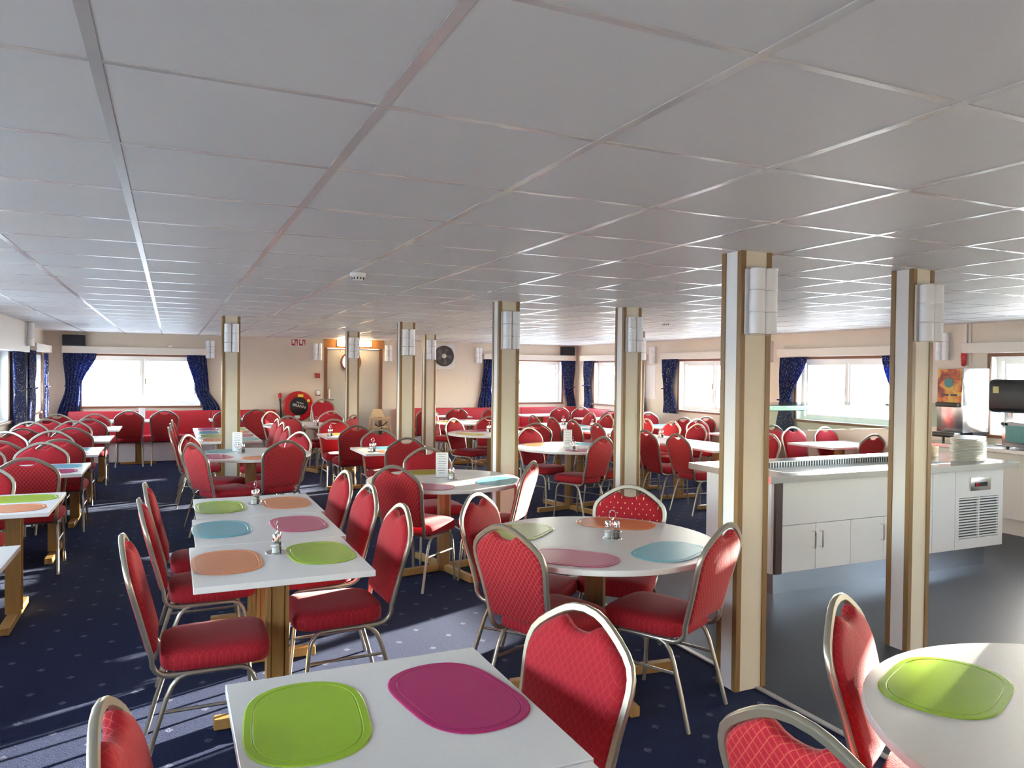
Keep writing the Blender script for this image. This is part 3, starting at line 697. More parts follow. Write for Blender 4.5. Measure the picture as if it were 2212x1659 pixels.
RT = [(2.025, 3.365, 0.63, 'round table with four mats beside the big near pillar', R(-6)), (2.17, 0.95, 0.67, 'round table at the lower right with a sunlit green mat', 0), (2.02, 5.73, 0.62, 'round table with a menu card and a strip of sun', R(10)),
      (0.76, 8.17, 0.60, 'round table by the left pillar with a menu card', 0.3), (4.30, 7.77, 0.64, 'round table shining white beyond the middle pillars', 0.2), (4.20, 9.92, 0.62, 'round table with a yellow-green mat right of the fan pillar', 0.1),
      (1.93, 12.33, 0.60, 'rear round table near the porthole door', 0.4), (4.80, 12.30, 0.62, 'far sunlit round table with a yellow mat', 0.2)]
for a in RT: round_table(*a)

# ------------------------------------------------------------------ chairs in place
G1 = 'chairs at the left wall tables'
RC = 'red banquet chair '
for (x, y, d_, lb) in [(-1.22, 6.32, -90, 'on the far side of the second left wall table'),
        (-0.99, 6.64, 90, 'on the near side of the third left wall table, aisle end'), (-1.06, 7.97, -92, 'pink-lit on the far side of the third left wall table, aisle end'),
        (-1.55, 7.95, -88, 'on the far side of the third left wall table, window end'), (-1.50, 6.62, 90, 'on the near side of the third left wall table, window end'),
        (-0.97, 8.30, 90, 'on the near side of the fourth left wall table, aisle end'), (-1.45, 8.25, 90, 'on the near side of the fourth left wall table, window end'),
        (-1.17, 9.47, -90, 'on the far side of the fourth left wall table, aisle end'), (-1.60, 9.36, -93, 'on the far side of the fourth left wall table, window end'),
        (-1.03, 9.88, 90, 'on the near side of the fifth left wall table, aisle end'), (-1.50, 9.84, 92, 'on the near side of the fifth left wall table, window end'),
        (-1.15, 11.20, -90, 'on the far side of the fifth left wall table, aisle end'), (-1.62, 11.12, -90, 'on the far side of the fifth left wall table, window end'),
        (-1.00, 11.55, 90, 'on the near side of the sixth left wall table, aisle end'), (-1.50, 11.60, 90, 'on the near side of the sixth left wall table, window end'),
        (-1.03, 12.72, -90, 'on the far side of the sixth left wall table, aisle end'), (-1.52, 12.82, -90, 'on the far side of the sixth left wall table, window end')]:
    chair(x, y, d_, RC + lb, G1)
G2 = 'chairs at the front square tables'
for (x, y, d_, lb) in [(1.11, 1.89, 194, 'close to the camera, right of the green and magenta placemats'), (-0.13, 1.70, -4, 'cropped at the bottom edge, left of the nearest square table'),
        (-0.18, 3.43, 0, 'nearest on the left side of the six-mat table run'), (-0.15, 4.35, 2, 'second on the left side of the six-mat table run'), (-0.14, 4.95, 0, 'farthest on the left side of the six-mat table run'),
        (1.09, 3.72, 182, 'nearest on the right side of the six-mat table run'), (1.10, 4.44, 183, 'second on the right side of the six-mat table run'), (1.10, 5.12, 184, 'farthest on the right side of the six-mat table run')]:
    chair(x, y, d_, RC + lb, G2)
G3 = 'chairs at the middle round tables'
for (x, y, d_, lb) in [(1.14, 1.12, 8, 'cropped at the bottom, seen from behind near the right round table'), (1.88, 1.68, -62, 'edge-on beside the green mat of the right round table'),
        (1.35, 3.04, 22, 'back view at the left of the near round table'), (2.33, 2.70, 116, 'pushed against the big pillar at the near round table'),
        (1.59, 3.89, -50, 'behind the olive mat of the near round table'),
        (1.52, 5.31, 38, 'back view at the left of the round table with a menu card'), (2.55, 5.18, 137, 'with sunlit white back, right of the menu card round table'), (2.11, 6.48, -92, 'facing the camera behind the menu card round table'),
        (0.18, 7.52, 26, 'back view at the left of the round table by the pillar'), (1.02, 7.50, 105, 'dark back view centre at the round table by the pillar'),
        (0.20, 8.47, -28, 'facing right behind the round table by the pillar'), (1.30, 8.55, 210, 'pink front beside the round table by the pillar')]:
    chair(x, y, d_, RC + lb, G3)
chair(2.54, 3.83, -134, 'red banquet chair with golden dots behind the near round table', G3, proto=chair_proto(True))
G4 = 'chairs at the rear centre tables'
for (x, y, d_, lb) in [(2.23, 7.49, 92, 'back view at the nearer of two small rear tables'), (2.24, 8.70, -90, 'facing the camera behind the nearer small rear table'),
        (2.13, 9.36, 90, 'back view at the farther of two small rear tables'), (2.11, 10.70, -90, 'bright orange front behind the farther small rear table'),
        (1.38, 10.97, 184, 'farthest of three slim pink ones right of the long rear table'), (1.35, 10.20, 184, 'middle of three slim pink ones right of the long rear table'), (1.31, 9.42, 184, 'nearest of three slim pink ones right of the long rear table'),
        (0.02, 11.0, 0, 'seen edge-on, farthest left of the long rear table'), (0.0, 10.30, 0, 'seen edge-on, middle left of the long rear table'), (-0.02, 9.62, 0, 'seen edge-on, nearest left of the long rear table'),
        (1.62, 11.66, 52, 'back view left of the rear round table by the door'), (2.50, 12.88, -118, 'facing the camera behind the rear round table by the door'), (2.62, 11.72, 140, 'slim pink front right of the rear round table by the door'),
        (1.50, 13.00, -48, 'sunlit front between bench and the rear round table'),
        (1.36, 13.66, 90, 'dark back view at the bench end near the hose reel'), (0.88, 13.62, 90, 'dark back view at the bench beside the far pillar'),
        (-0.61, 13.58, 90, 'dark back view at the wide window bench, left one'), (-0.09, 13.60, 90, 'dark back view at the wide window bench, right one')]:
    chair(x, y, d_, RC + lb, G4)
for k, z_ in enumerate((0.0, 0.075, 0.15)):
    chair(2.60, 14.36 - 0.035 * k, -84, RC + ['lowest in the small stack by the porthole door', 'middle of the small stack by the porthole door', 'topmost of the small stack by the porthole door'][k], 'stacked chairs by the door', z_)
G5 = 'chairs on the right side of the room'
for (x, y, d_, lb) in [(4.11, 8.40, -72, 'pink front left of the white-lit round table'), (4.28, 7.02, 110, 'big orange back view at the white-lit round table'), (4.62, 9.35, 70, 'dark back view behind the white-lit round table'), (4.95, 7.55, 178, 'right of the white-lit round table by a pillar'),
        (3.86, 10.48, -58, 'with bright hand hole left of the yellow-edged round table'), (4.55, 10.80, -115, 'dark front behind the yellow-edged round table'),
        (4.22, 12.80, -52, 'glowing orange front near the far pillar'), (5.38, 12.42, 180, 'red front right of the far sunlit round table'),
        (5.38, 10.96, 2, 'seventh from the near end, left of the long right table'), (5.39, 10.31, 0, 'sixth from the near end, left of the long right table'), (5.40, 9.68, 0, 'fifth from the near end, left of the long right table'),
        (5.36, 8.93, -2, 'fourth from the near end, left of the long right table'), (5.30, 8.28, 0, 'third from the near end, left of the long right table'), (5.29, 7.66, 3, 'second from the near end, left of the long right table'), (5.31, 7.06, 2, 'nearest of those left of the long right table'),
        (6.74, 11.40, 182, 'fifth from the near end, right of the long right table'), (6.76, 10.86, 180, 'fourth from the near end, right of the long right table'), (6.69, 9.63, 178, 'orange-lit third from the near end, right of the long right table'),
        (6.74, 9.04, 180, 'orange-lit second from the near end, right of the long right table'), (6.72, 8.43, 180, 'nearest of those right of the long right table'),
        (5.02, 13.52, 90, 'back view at the far bench below the wall fan'), (5.75, 13.48, 88, 'back view at the far bench beside the curtain'), (4.42, 13.50, 92, 'between two far pillars at the bench end'),
        (7.20, 13.40, 90, 'dark back view at the corner bench, left one'), (7.70, 13.42, 92, 'dark back view at the corner bench, right one'),
        (7.48, 11.93, 90, 'dark back view at the corner wall table, aisle end'),
        (7.42, 11.42, -90, 'pink front at the second wall table, aisle end'), (7.93, 11.40, -90, 'pink front at the second wall table, window end'), (8.02, 11.90, 90, 'dark back at the corner wall table, window end'),
        (7.50, 9.78, 90, 'dark back view at the second wall table, aisle end'), (8.02, 9.86, 90, 'dark back view at the second wall table, window end'), (7.46, 9.42, -90, 'red front back-to-back with the dark wall chair'),
        (7.62, 7.95, 90, 'dark back view below the buffet gantry curtain'), (7.60, 7.58, -90, 'lilac front below the bright window, left one'), (8.08, 7.48, -90, 'lilac front below the bright window, right one'),
        (7.62, 6.30, 90, 'almost black against the glare above the buffet'), (6.45, 6.78, 175, 'silver edge peeking out beside the big near pillar')]:
    chair(x, y, d_, RC + lb, G5)

# ------------------------------------------------------------------ benches
def bench(x0, x1, fn, label, end=True):
    c0 = fn((x0 + x1) / 2, -0.25, 0)
    b_ = thing('wall_bench', label, 'bench', c0, group='red wall benches')
    part('bench_base', MB().box(x0 + 0.02, x1 - 0.02, -0.46, -0.01, 0.0, 0.34, fn), 'white_paint', b_, True, smooth=False)
    n_ = max(1, round((x1 - x0) / 1.2)); L_ = (x1 - x0) / n_
    for k in range(n_):
        a_, b2 = x0 + L_ * k + 0.002, x0 + L_ * (k + 1) - 0.002
        part('seat_cushion', MB().box(a_, b2, -0.52, -0.10, 0.342, 0.45, fn), 'red_vinyl', b_, True, bevel=0.025, seg=3)
        part('back_cushion', MB().box(a_, b2, -0.115, -0.012, 0.43, 0.86, fn), 'red_vinyl', b_, True, bevel=0.02, seg=3)
    return b_
bench(-1.60, 1.82, far_fn, 'long red bench on a white base below the wide far window')
bench(4.18, 8.36, far_fn, 'long red bench running from the wall fan into the corner')
bench(12.95, 14.36, right_fn, 'short red bench against the right wall at the corner')

# ------------------------------------------------------------------ placemats
MATS = {}
def mat_mesh(colm):
    n = 48; a, b, e_ = 0.228, 0.150, 2.55
    def ring(sc, z_):
        res = []
        for i in range(n):
            t_ = 2 * math.pi * i / n; c_, s_ = math.cos(t_), math.sin(t_)
            x_ = math.copysign(abs(c_) ** (2 / 3.6), c_) * a; y_ = math.copysign(abs(s_) ** (2 / 2.1), s_) * b
            res.append((x_ - math.copysign(1 - sc, x_) * min(abs(x_), a * 1.0) * 1.0, y_ * (1 - (1 - sc) * a / b), z_))
        return res
    if colm not in MATS:
        MATS[colm] = MB().loops([ring(0.99, 0.0), ring(1.0, 0.0012), ring(0.985, 0.0032), ring(0.915, 0.0034), ring(0.908, 0.0020), ring(0.902, 0.0020), ring(0.894, 0.0033)]).mesh('placemat', 'mat_' + colm, angle=9)
    return MATS[colm]
def placemat(x, y, deg, colm, label):
    o = bpy.data.objects.new('placemat', mat_mesh(colm)); C.objects.link(o); o.location = (x, y, 0.7402); o.rotation_euler = (0, 0, R(deg))
    return tag(o, label, 'placemat', 'plastic placemats')
def rmat(cx, cy, ang, rad, colm, label): placemat(cx + rad * math.cos(R(ang)), cy + rad * math.sin(R(ang)), ang + 90, colm, label)
for a in [(0.31, 1.88, 84, 'green', 'large green plastic placemat on the nearest table'), (0.70, 1.87, 99, 'magenta', 'large magenta plastic placemat on the nearest table'),
          (0.235, 3.58, 90, 'orange', 'orange placemat at the near left of the six-mat table run'), (0.255, 4.33, 90, 'teal', 'blue placemat in the middle left of the six-mat table run'), (0.285, 5.03, 91, 'green', 'pale green placemat at the far left of the six-mat table run'),
          (0.65, 3.60, 92, 'green', 'green placemat at the near right of the six-mat table run'), (0.66, 4.33, 91, 'pink', 'pink placemat in the middle right of the six-mat table run'), (0.69, 5.05, 90, 'orange', 'orange placemat at the far right of the six-mat table run'),
          (-0.90, 5.80, 0, 'green', 'green placemat on the second left wall table'), (-0.92, 5.42, 0, 'orange', 'orange placemat on the second left wall table'),
          (-0.93, 7.60, 0, 'teal', 'blue placemat on the third left wall table'), (-0.93, 7.24, 0, 'magenta', 'magenta placemat on the third left wall table'),
          (-0.93, 9.14, 0, 'teal', 'teal placemat on the fourth left wall table'), (-0.93, 8.78, 0, 'magenta', 'magenta placemat on the fourth left wall table'),
          (-0.92, 10.68, 0, 'teal', 'blue placemat on the fifth left wall table'),
          (0.48, 11.68, 90, 'magenta', 'magenta placemat at the far left of the long rear row'), (0.48, 11.08, 90, 'teal', 'blue placemat third on the left of the long rear row'), (0.48, 10.50, 90, 'olive', 'olive placemat second on the left of the long rear row'), (0.48, 9.90, 90, 'orange', 'orange placemat nearest on the left of the long rear row'),
          (0.86, 11.68, 90, 'green', 'green placemat at the far right of the long rear row'), (0.86, 11.08, 90, 'orange', 'orange placemat third on the right of the long rear row'), (0.86, 10.50, 90, 'pink', 'pink placemat second on the right of the long rear row'), (0.86, 9.90, 90, 'teal', 'teal placemat nearest on the right of the long rear row'),
          (2.26, 8.30, 0, 'teal', 'teal placemat on the nearer small rear table'), (2.26, 7.94, 0, 'orange', 'orange placemat on the nearer small rear table'), (2.16, 10.32, 0, 'yellow', 'yellow placemat on the farther small rear table'),
          (5.82, 7.18, 90, 'pink', 'pink placemat nearest on the long right row'), (5.82, 8.68, 90, 'teal', 'teal placemat third on the long right row'), (6.20, 9.44, 90, 'orange', 'orange placemat on the sunny edge of the long right row'), (5.84, 10.20, 90, 'teal', 'teal placemat fifth on the long right row'), (6.20, 10.95, 90, 'teal', 'teal placemat farthest on the long right row'),
          (7.60, 10.65, 0, 'teal', 'teal placemat on the table under the second right wall window'), (7.60, 8.52, 0, 'green', 'green placemat on the table beside the gathered curtain'), (7.62, 7.16, 0, 'teal', 'blue placemat on the glaring table under the bright window')]:
    placemat(*a)
rmat(2.025, 3.365, 132, 0.42, 'olive', 'olive green placemat on the near round table'); rmat(2.025, 3.365, 44, 0.44, 'orange', 'orange placemat on the near round table, before the dotted chair')
rmat(2.025, 3.365, -62, 0.42, 'teal', 'teal placemat on the near round table by the pillar chair'); rmat(2.025, 3.365, -136, 0.43, 'pink', 'pink placemat at the front edge of the near round table')
rmat(2.17, 0.95, 113, 0.48, 'green', 'glossy green placemat half in sun on the lower right round table')
rmat(2.02, 5.73, 90, 0.43, 'olive', 'olive placemat behind the menu card'); rmat(2.02, 5.73, -128, 0.44, 'pink', 'pink placemat on the round table with the sun strip'); rmat(2.02, 5.73, -36, 0.44, 'teal', 'teal placemat beside the sunlit chair')
rmat(0.76, 8.17, 125, 0.40, 'teal', 'teal placemat on the round table by the left pillar'); rmat(0.76, 8.17, 208, 0.42, 'magenta', 'magenta placemat on the round table by the left pillar'); rmat(0.76, 8.17, -78, 0.42, 'orange', 'orange placemat on the round table by the left pillar')
rmat(4.30, 7.77, 122, 0.42, 'orange', 'orange placemat on the white-lit round table'); rmat(4.30, 7.77, 30, 0.42, 'teal', 'teal placemat on the white-lit round table'); rmat(4.30, 7.77, -95, 0.42, 'magenta', 'magenta placemat on the white-lit round table')
rmat(4.20, 9.92, 200, 0.40, 'yellow', 'yellow-green placemat on the round table right of the fan pillar'); rmat(4.20, 9.92, 100, 0.40, 'magenta', 'magenta placemat on the round table right of the fan pillar')
rmat(1.93, 12.33, -120, 0.40, 'orange', 'orange placemat on the rear round table near the door'); rmat(4.80, 12.30, 190, 0.40, 'yellow', 'yellow placemat on the far sunlit round table')

# ------------------------------------------------------------------ condiment caddies and menu cards
def make_caddy():
    t_ = thing('condiment_caddy', '', 'caddy')
    part('caddy_base', MB().lathe([(0, 0), (0.050, 0), (0.052, 0.003), (0.050, 0.006), (0, 0.006)], n=24), 'chrome', t_)
    hp = [(0, 0, 0.004)] + [(0, 0, 0.02 * i) for i in range(1, 6)] + [(0.018 * math.sin(a), 0, 0.128 - 0.022 * math.cos(a)) for a in [R(20 + 32 * i) for i in range(11)]]
    part('caddy_handle', MB().tube(hp, 0.0022, 6), 'chrome', t_)
    rg = [(0.047 * math.cos(R(20 * i)), 0.024 * math.sin(R(20 * i)), 0.038) for i in range(18)]
    part('caddy_ring', MB().tube(rg, 0.0018, 5, closed=True), 'chrome', t_)
    for sx, cont in ((-0.023, 'salt'), (0.023, 'pepper')):
        j = part('shaker', MB().lathe([(0.0185, 0.0065), (0.0195, 0.012), (0.0175, 0.045), (0.0155, 0.064)], (sx, 0, 0), 16), 'clear_glass', t_)
        part('filling', MB().lathe([(0, 0.008), (0.0165, 0.008), (0.0155, 0.046), (0, 0.046)], (sx, 0, 0), 12), cont, j)
        part('shaker_cap', MB().lathe([(0.0165, 0.062), (0.0168, 0.080), (0.0125, 0.093), (0.005, 0.097), (0, 0.097)], (sx, 0, 0), 16), 'chrome', j)
    return t_
cd0 = make_caddy(); cd_used = False
def caddy(x, y, deg, label):
    global cd_used
    o = copy_tree(cd0) if cd_used else cd0; cd_used = True
    o.location = (x, y, 0.7402); o.rotation_euler = (0, 0, R(deg)); tag(o, label, 'caddy', 'salt and pepper caddies')
for a in [(0.46, 3.67, 70, 'chrome salt and pepper caddy nearest on the six-mat table run'), (0.50, 5.06, 60, 'chrome salt and pepper caddy at the far end of the six-mat run'), (2.11, 3.34, -30, 'chrome salt and pepper caddy on the near round table'),
          (0.67, 8.26, 10, 'chrome caddy in front of the menu card by the left pillar'), (2.07, 5.69, 60, 'chrome caddy beside the menu card with the sun strip'), (1.98, 7.93, 20, 'glinting caddy on the nearer small rear table'), (1.93, 10.02, 40, 'glinting caddy on the farther small rear table'),
          (2.08, 11.95, 0, 'chrome caddy on the rear round table near the door'), (4.16, 7.44, 15, 'small caddy in front of the menu card on the white-lit round table'), (4.22, 10.05, 25, 'chrome caddy on the round table right of the fan pillar'), (6.05, 11.15, 0, 'chrome caddy farthest on the long right row'),
          (6.05, 10.20, 10, 'sun-glaring caddy on the long right row'), (6.15, 8.52, 0, 'chrome caddy nearest on the long right row'), (5.30, 14.16, 0, 'chrome caddy on the bench table below the wall fan'), (4.64, 14.12, 0, 'chrome caddy by the two far pillars'), (7.55, 8.80, 0, 'small caddy on the table beside the gathered curtain')]:
    caddy(*a)
def menu_card(x, y, deg, label):
    t_ = thing('menu_card', label, 'menu card', (x, y, 0.7402), R(deg), group='white menu cards')
    part('card_foot', MB().box(-0.052, 0.052, -0.030, 0.030, 0.0, 0.003), 'clear_glass', t_, smooth=False)
    part('card_sheet', MB().box(-0.05, 0.05, -0.0015, 0.0015, 0.003, 0.205), 'card', t_, smooth=False)
    for k in range(9):
        w_ = (0.034, 0.028, 0.036, 0.030, 0.035, 0.026, 0.033, 0.030, 0.024)[k]
        part('print_line', MB().box(-w_, w_, -0.0022, -0.0014, 0.188 - 0.019 * k, 0.192 - 0.019 * k), 'print_grey', t_, smooth=False)
    return t_
for a in [(0.645, 8.42, -20, 'upright white menu card on the round table by the left pillar'), (2.03, 5.82, -22, 'upright white menu card on the round table with the sun strip'), (4.26, 7.74, -25, 'upright white menu card on the white-lit round table'), (-0.44, 14.12, 0, 'small white card on the bench table at the wide window'), (0.92, 14.18, 0, 'small white card on the bench table beside the pillar')]:
    menu_card(*a)

# ------------------------------------------------------------------ buffet counter
bc = thing('buffet_counter', 'white buffet counter with steel top, grille and steel plinth', 'counter', (5.24, 4.50, 0))
CX0, CX1, CY0, CY1, CZ = 3.85, 6.64, 4.03, 4.95, 0.89
part('plinth', MB().box(4.02, 6.40, 4.17, 4.82, 0.0, 0.165), 'steel', bc, True, smooth=False)
part('carcass', MB().box(3.98, 6.56, 4.135, 4.86, 0.165, 0.84), 'panel_white', bc, True, smooth=False)
fy0, fy1 = 4.117, 4.136
part('front_panel', MB().box(4.05, 5.66, fy0, fy1, 0.515, 0.84), 'panel_white', bc, True, smooth=False, bevel=0.001, seg=1)
for i, (a, b) in enumerate([(4.05, 4.378), (4.382, 4.738), (4.742, 5.098), (5.102, 5.66)]):
    d_ = part('cabinet_door', MB().box(a, b, fy0, fy1, 0.17, 0.511), 'panel_white', bc, True, smooth=False, bevel=0.001, seg=1)
    hx = (b - 0.035) if i in (0, 2) else (a + 0.035)
    part('door_handle', MB().tube([(hx, fy0, 0.335), (hx, fy0 - 0.03, 0.335), (hx, fy0 - 0.034, 0.34), (hx, fy0 - 0.034, 0.45), (hx, fy0 - 0.03, 0.455), (hx, fy0, 0.455)], 0.006, 8), 'chrome', d_, True)
part('corner_post', MB().box(3.985, 4.045, 4.112, 4.14, 0.165, 0.84), 'strip_dark', bc, True, smooth=False, label='dark brown corner strip')
part('end_panel', MB().box(3.965, 3.985, 4.14, 4.86, 0.165, 0.84), 'panel_white', bc, True, smooth=False)
part('blank_panel', MB().box(5.664, 5.938, fy0, fy1, 0.17, 0.84), 'panel_white', bc, True, smooth=False, bevel=0.001, seg=1)
gp = MB(); gx0, gx1, gz0, gz1 = 5.942, 6.56, 0.17, 0.84
sx0, sx1, sz0, sz1 = 5.99, 6.50, 0.255, 0.60
gp.box(gx0, sx0, fy0, fy1, gz0, gz1).box(sx1, gx1, fy0, fy1, gz0, gz1).box(sx0, sx1, fy0, fy1, gz0, sz0).box(sx0, sx1, fy0, fy1, sz1, gz1).box(6.237, 6.253, fy0, fy1, sz0, sz1)
gr = part('grille_panel', gp, 'panel_white', bc, True, smooth=False)
ns = 15; pit = (sz1 - sz0) / ns
for k in range(ns):
    zc = sz0 + pit * (k + 0.5)
    for a, b in ((sx0, 6.237), (6.253, sx1)):
        part('grille_slat', MB().box(a, b, fy0, fy0 + 0.012, zc - pit * 0.26, zc + pit * 0.26), 'panel_white', gr, True, smooth=False)
part('grille_void', MB().box(sx0, sx1, fy1 - 0.002, fy1 - 0.001, sz0, sz1), 'rubber', bc, True, smooth=False)
cp = part('control_panel', MB().box(6.12, 6.38, fy0 - 0.012, fy0 + 0.001, 0.655, 0.765), 'steel', bc, True, bevel=0.004)
part('control_window', MB().box(6.17, 6.33, fy0 - 0.015, fy0 - 0.011, 0.69, 0.725), 'black_plastic', cp, True, smooth=False)
part('control_light', MB().box(6.175, 6.215, fy0 - 0.017, fy0 - 0.014, 0.695, 0.72), 'red_paint', cp, True, smooth=False)
# steel top with a sunken well
wx0, wx1, wy0, wy1 = 4.14, 5.95, 4.17, 4.76
tp = MB().box(CX0, wx0, CY0, CY1, 0.842, CZ).box(wx1, CX1, CY0, CY1, 0.842, CZ).box(wx0, wx1, CY0, wy0, 0.842, CZ).box(wx0, wx1, wy1, CY1, 0.842, CZ)
part('countertop', tp, 'steel', bc, True, smooth=False)
part('well_floor', MB().box(wx0, wx1, wy0, wy1, 0.800, 0.806), 'well_steel', bc, True, smooth=False)
part('well_wall', MB().box(wx0, wx0 + 0.004, wy0, wy1, 0.80, CZ + 0.002).box(wx1 - 0.004, wx1, wy0, wy1, 0.80, CZ + 0.002).box(wx0, wx1, wy0, wy0 + 0.004, 0.80, CZ + 0.002).box(wx0, wx1, wy1 - 0.004, wy1, 0.80, CZ + 0.002), 'steel', bc, True, smooth=False)
for k in range(60):
    xx = wx0 + 0.03 + k * (wx1 - wx0 - 0.06) / 59
    part('well_slot', MB().box(xx - 0.007, xx + 0.007, wy1 - 0.006, wy1 - 0.0042, 0.835, 0.882), 'fan_dark', bc, True, smooth=False)
# gantry over the counter
gn = thing('serving_gantry', 'glass and steel serving gantry above the buffet counter', 'shelf', (5.2, 4.6, CZ))
part('gantry_shelf', MB().box(4.16, 6.12, 4.40, 4.84, 1.372, 1.382), 'shelf_glass', gn, True, smooth=False, bevel=0.002)
part('gantry_beam', MB().box(4.18, 6.10, 4.56, 4.68, 1.325, 1.368), 'steel', gn, True, smooth=False, bevel=0.004)
for xx in (4.20, 6.06):
    part('gantry_post', MB().box(xx - 0.015, xx + 0.015, 4.80, 4.83, CZ, 1.325), 'steel', gn, True, smooth=False)
    part('gantry_bracket', MB().tube([(xx, 4.815, 1.25), (xx, 4.75, 1.32), (xx, 4.62, 1.345)], 0.010, 8), 'steel', gn, True)
part('gantry_bracket', MB().tube([(5.44, 4.40, 1.376), (5.46, 4.38, 1.372), (5.48, 4.36, 1.355), (5.49, 4.35, 1.33)], 0.008, 8), 'steel', gn, True)
part('sneeze_screen', MB().box(4.16, 6.12, 4.384, 4.390, 1.18, 1.37), 'shelf_glass', gn, True, smooth=False)
# plates: two stacks, every plate a thing
NTH = ['first', 'second', 'third', 'fourth', 'fifth', 'sixth', 'seventh', 'eighth', 'ninth', 'tenth', 'eleventh', 'twelfth', 'thirteenth', 'fourteenth', 'fifteenth']
pm = MB().lathe([(0, 0), (0.075, 0), (0.080, 0.004), (0.128, 0.013), (0.130, 0.016), (0.124, 0.017), (0.078, 0.008), (0, 0.007)], n=28).mesh('plate', 'china')
for s_, (x, y, n_, nm) in enumerate([(6.26, 4.24, 15, 'left'), (6.50, 4.38, 15, 'right')]):
    for k in range(n_):
        o = bpy.data.objects.new('plate', pm); C.objects.link(o); o.location = (x + random.uniform(-0.003, 0.003), y + random.uniform(-0.003, 0.003), CZ + 0.0005 + k * 0.0128)
        tag(o, f'white plate, {NTH[n_ - 1 - k]} from the top of the {nm} stack on the buffet', 'plate', f'plates of the {nm} stack')
solo('wooden_block', MB().box(6.14, 6.34, 4.56, 4.80, CZ + 0.0005, CZ + 0.095), 'wood_birch', 'pale wooden box behind the stacked plates', 'box', bevel=0.003)
for k in range(4):
    xx = 6.18 + 0.035 * k
    solo('cutlery_tumbler', MB().lathe([(0.0145, 0), (0.016, 0.10), (0.0145, 0.10), (0.013, 0.004), (0, 0.004)], (xx, 4.70 - 0.02 * (k % 2), CZ + 0.0955), 14), 'steel', ['first', 'second', 'third', 'fourth'][k] + ' small steel beaker on the wooden box', 'beaker', 'beakers on the wooden box')

# ------------------------------------------------------------------ side counter at the right wall
sc = thing('side_counter', 'cream side counter along the right wall with a lower plinth', 'counter', (8.1, 4.2, 0))
part('plinth', MB().box(7.86, 8.36, 2.2, 5.86, 0.004, 0.16), 'cream_board', sc, True, smooth=False)
for k in range(5):
    a = 2.2 + 0.73 * k; d_ = part('cabinet_door', MB().box(7.80, 7.822, a + 0.002, a + 0.728, 0.17, 0.83), 'cream_board', sc, True, smooth=False, bevel=0.001, seg=1)
part('carcass', MB().box(7.822, 8.38, 2.2, 5.86, 0.16, 0.84), 'cream_board', sc, True, smooth=False)
part('countertop', MB().box(7.76, 8.39, 2.15, 5.90, 0.84, 0.88), 'steel', sc, True, smooth=False, bevel=0.003)
jd = thing('juice_dispenser', 'tall steel juice dispenser with an orange picture front', 'dispenser', (8.13, 5.57, 0.88))
part('body', MB().box(7.92, 8.36, 5.42, 5.73, 1.00, 1.715), 'steel', jd, True, bevel=0.006)
part('back_column', MB().box(8.12, 8.36, 5.44, 5.71, 0.93, 1.00), 'black_plastic', jd, True, smooth=False)
part('picture_front', MB().box(7.912, 7.921, 5.44, 5.72, 1.33, 1.705), 'juice_print', jd, True, smooth=False)
part('emblem', MB().lathe([(0, 0.0), (0.055, 0.0), (0.055, 0.004), (0, 0.004)], (7.909, 5.585, 1.55), 24, axis='X'), 'teal_glass', jd, True)
for k in range(2): part('selector_button', MB().box(7.905, 7.913, 5.49 + 0.10 * k, 5.56 + 0.10 * k, 1.405, 1.425), 'black_plastic', jd, True, smooth=False)
part('spout_hood', MB().box(7.86, 7.93, 5.45, 5.71, 1.28, 1.33), 'fan_dark', jd, True, bevel=0.01)
part('drip_tray', MB().box(7.82, 7.93, 5.45, 5.71, 0.945, 1.00), 'black_plastic', jd, True, bevel=0.004)
for yy in (5.47, 5.68): part('foot', MB().lathe([(0.014, 0.0), (0.014, 0.12)], (7.97, yy, 0.882), 12), 'black_plastic', jd, True); part('foot', MB().lathe([(0.014, 0.0), (0.014, 0.05)], (8.3, yy, 0.882), 12), 'black_plastic', jd, True)
cm = thing('coffee_machine', 'glossy black rounded coffee machine at the right picture edge', 'coffee machine', (8.1, 4.88, 0.88))
part('machine_head', MB().box(7.93, 8.33, 4.68, 5.17, 1.245, 1.595), 'black_plastic', cm, True, bevel=0.05, seg=4)
part('machine_column', MB().box(8.20, 8.32, 5.05, 5.15, 0.90, 1.26), 'steel', cm, True, bevel=0.01)
part('machine_base', MB().box(8.10, 8.35, 5.01, 5.19, 0.882, 0.90), 'steel', cm, True, bevel=0.008)
for yy in (4.80, 4.95): part('spout', MB().lathe([(0.022, 0.0), (0.026, 0.05)], (8.0, yy, 1.205), 14), 'chrome', cm, True)
part('badge', MB().box(7.924, 7.931, 5.04, 5.10, 1.45, 1.52), 'bell_yellow', cm, True, smooth=False)
ts = thing('toaster_oven', 'small steel appliance with a teal glass front below the coffee machine', 'appliance', (8.09, 4.72, 0.88))
part('body', MB().box(7.88, 8.30, 4.48, 4.97, 0.90, 1.15), 'steel', ts, True, bevel=0.008)
part('glass_front', MB().box(7.872, 7.881, 4.53, 4.93, 0.95, 1.12), 'teal_glass', ts, True, smooth=False)
part('knob', MB().lathe([(0.02, 0), (0.018, 0.02), (0, 0.02)], (7.86, 4.95, 1.135), 14, axis='X'), 'black_plastic', ts, True)
for (xx, yy) in ((7.92, 4.52), (8.26, 4.52), (7.92, 4.93), (8.26, 4.93)): part('foot', MB().lathe([(0.014, 0), (0.014, 0.02)], (xx, yy, 0.8805), 10), 'rubber', ts, True)
cn = thing('power_conduit', 'grey conduit with a red plug hanging from the ceiling by the dispenser', 'socket', (8.37, 5.72, 1.6))
part('conduit_pipe', MB().box(XR - 0.03, XR - 0.001, 5.705, 5.735, 1.99, H).box(XR - 0.02, XR - 0.001, 5.66, 5.68, 1.75, H), 'cream_board', cn, True, smooth=False)
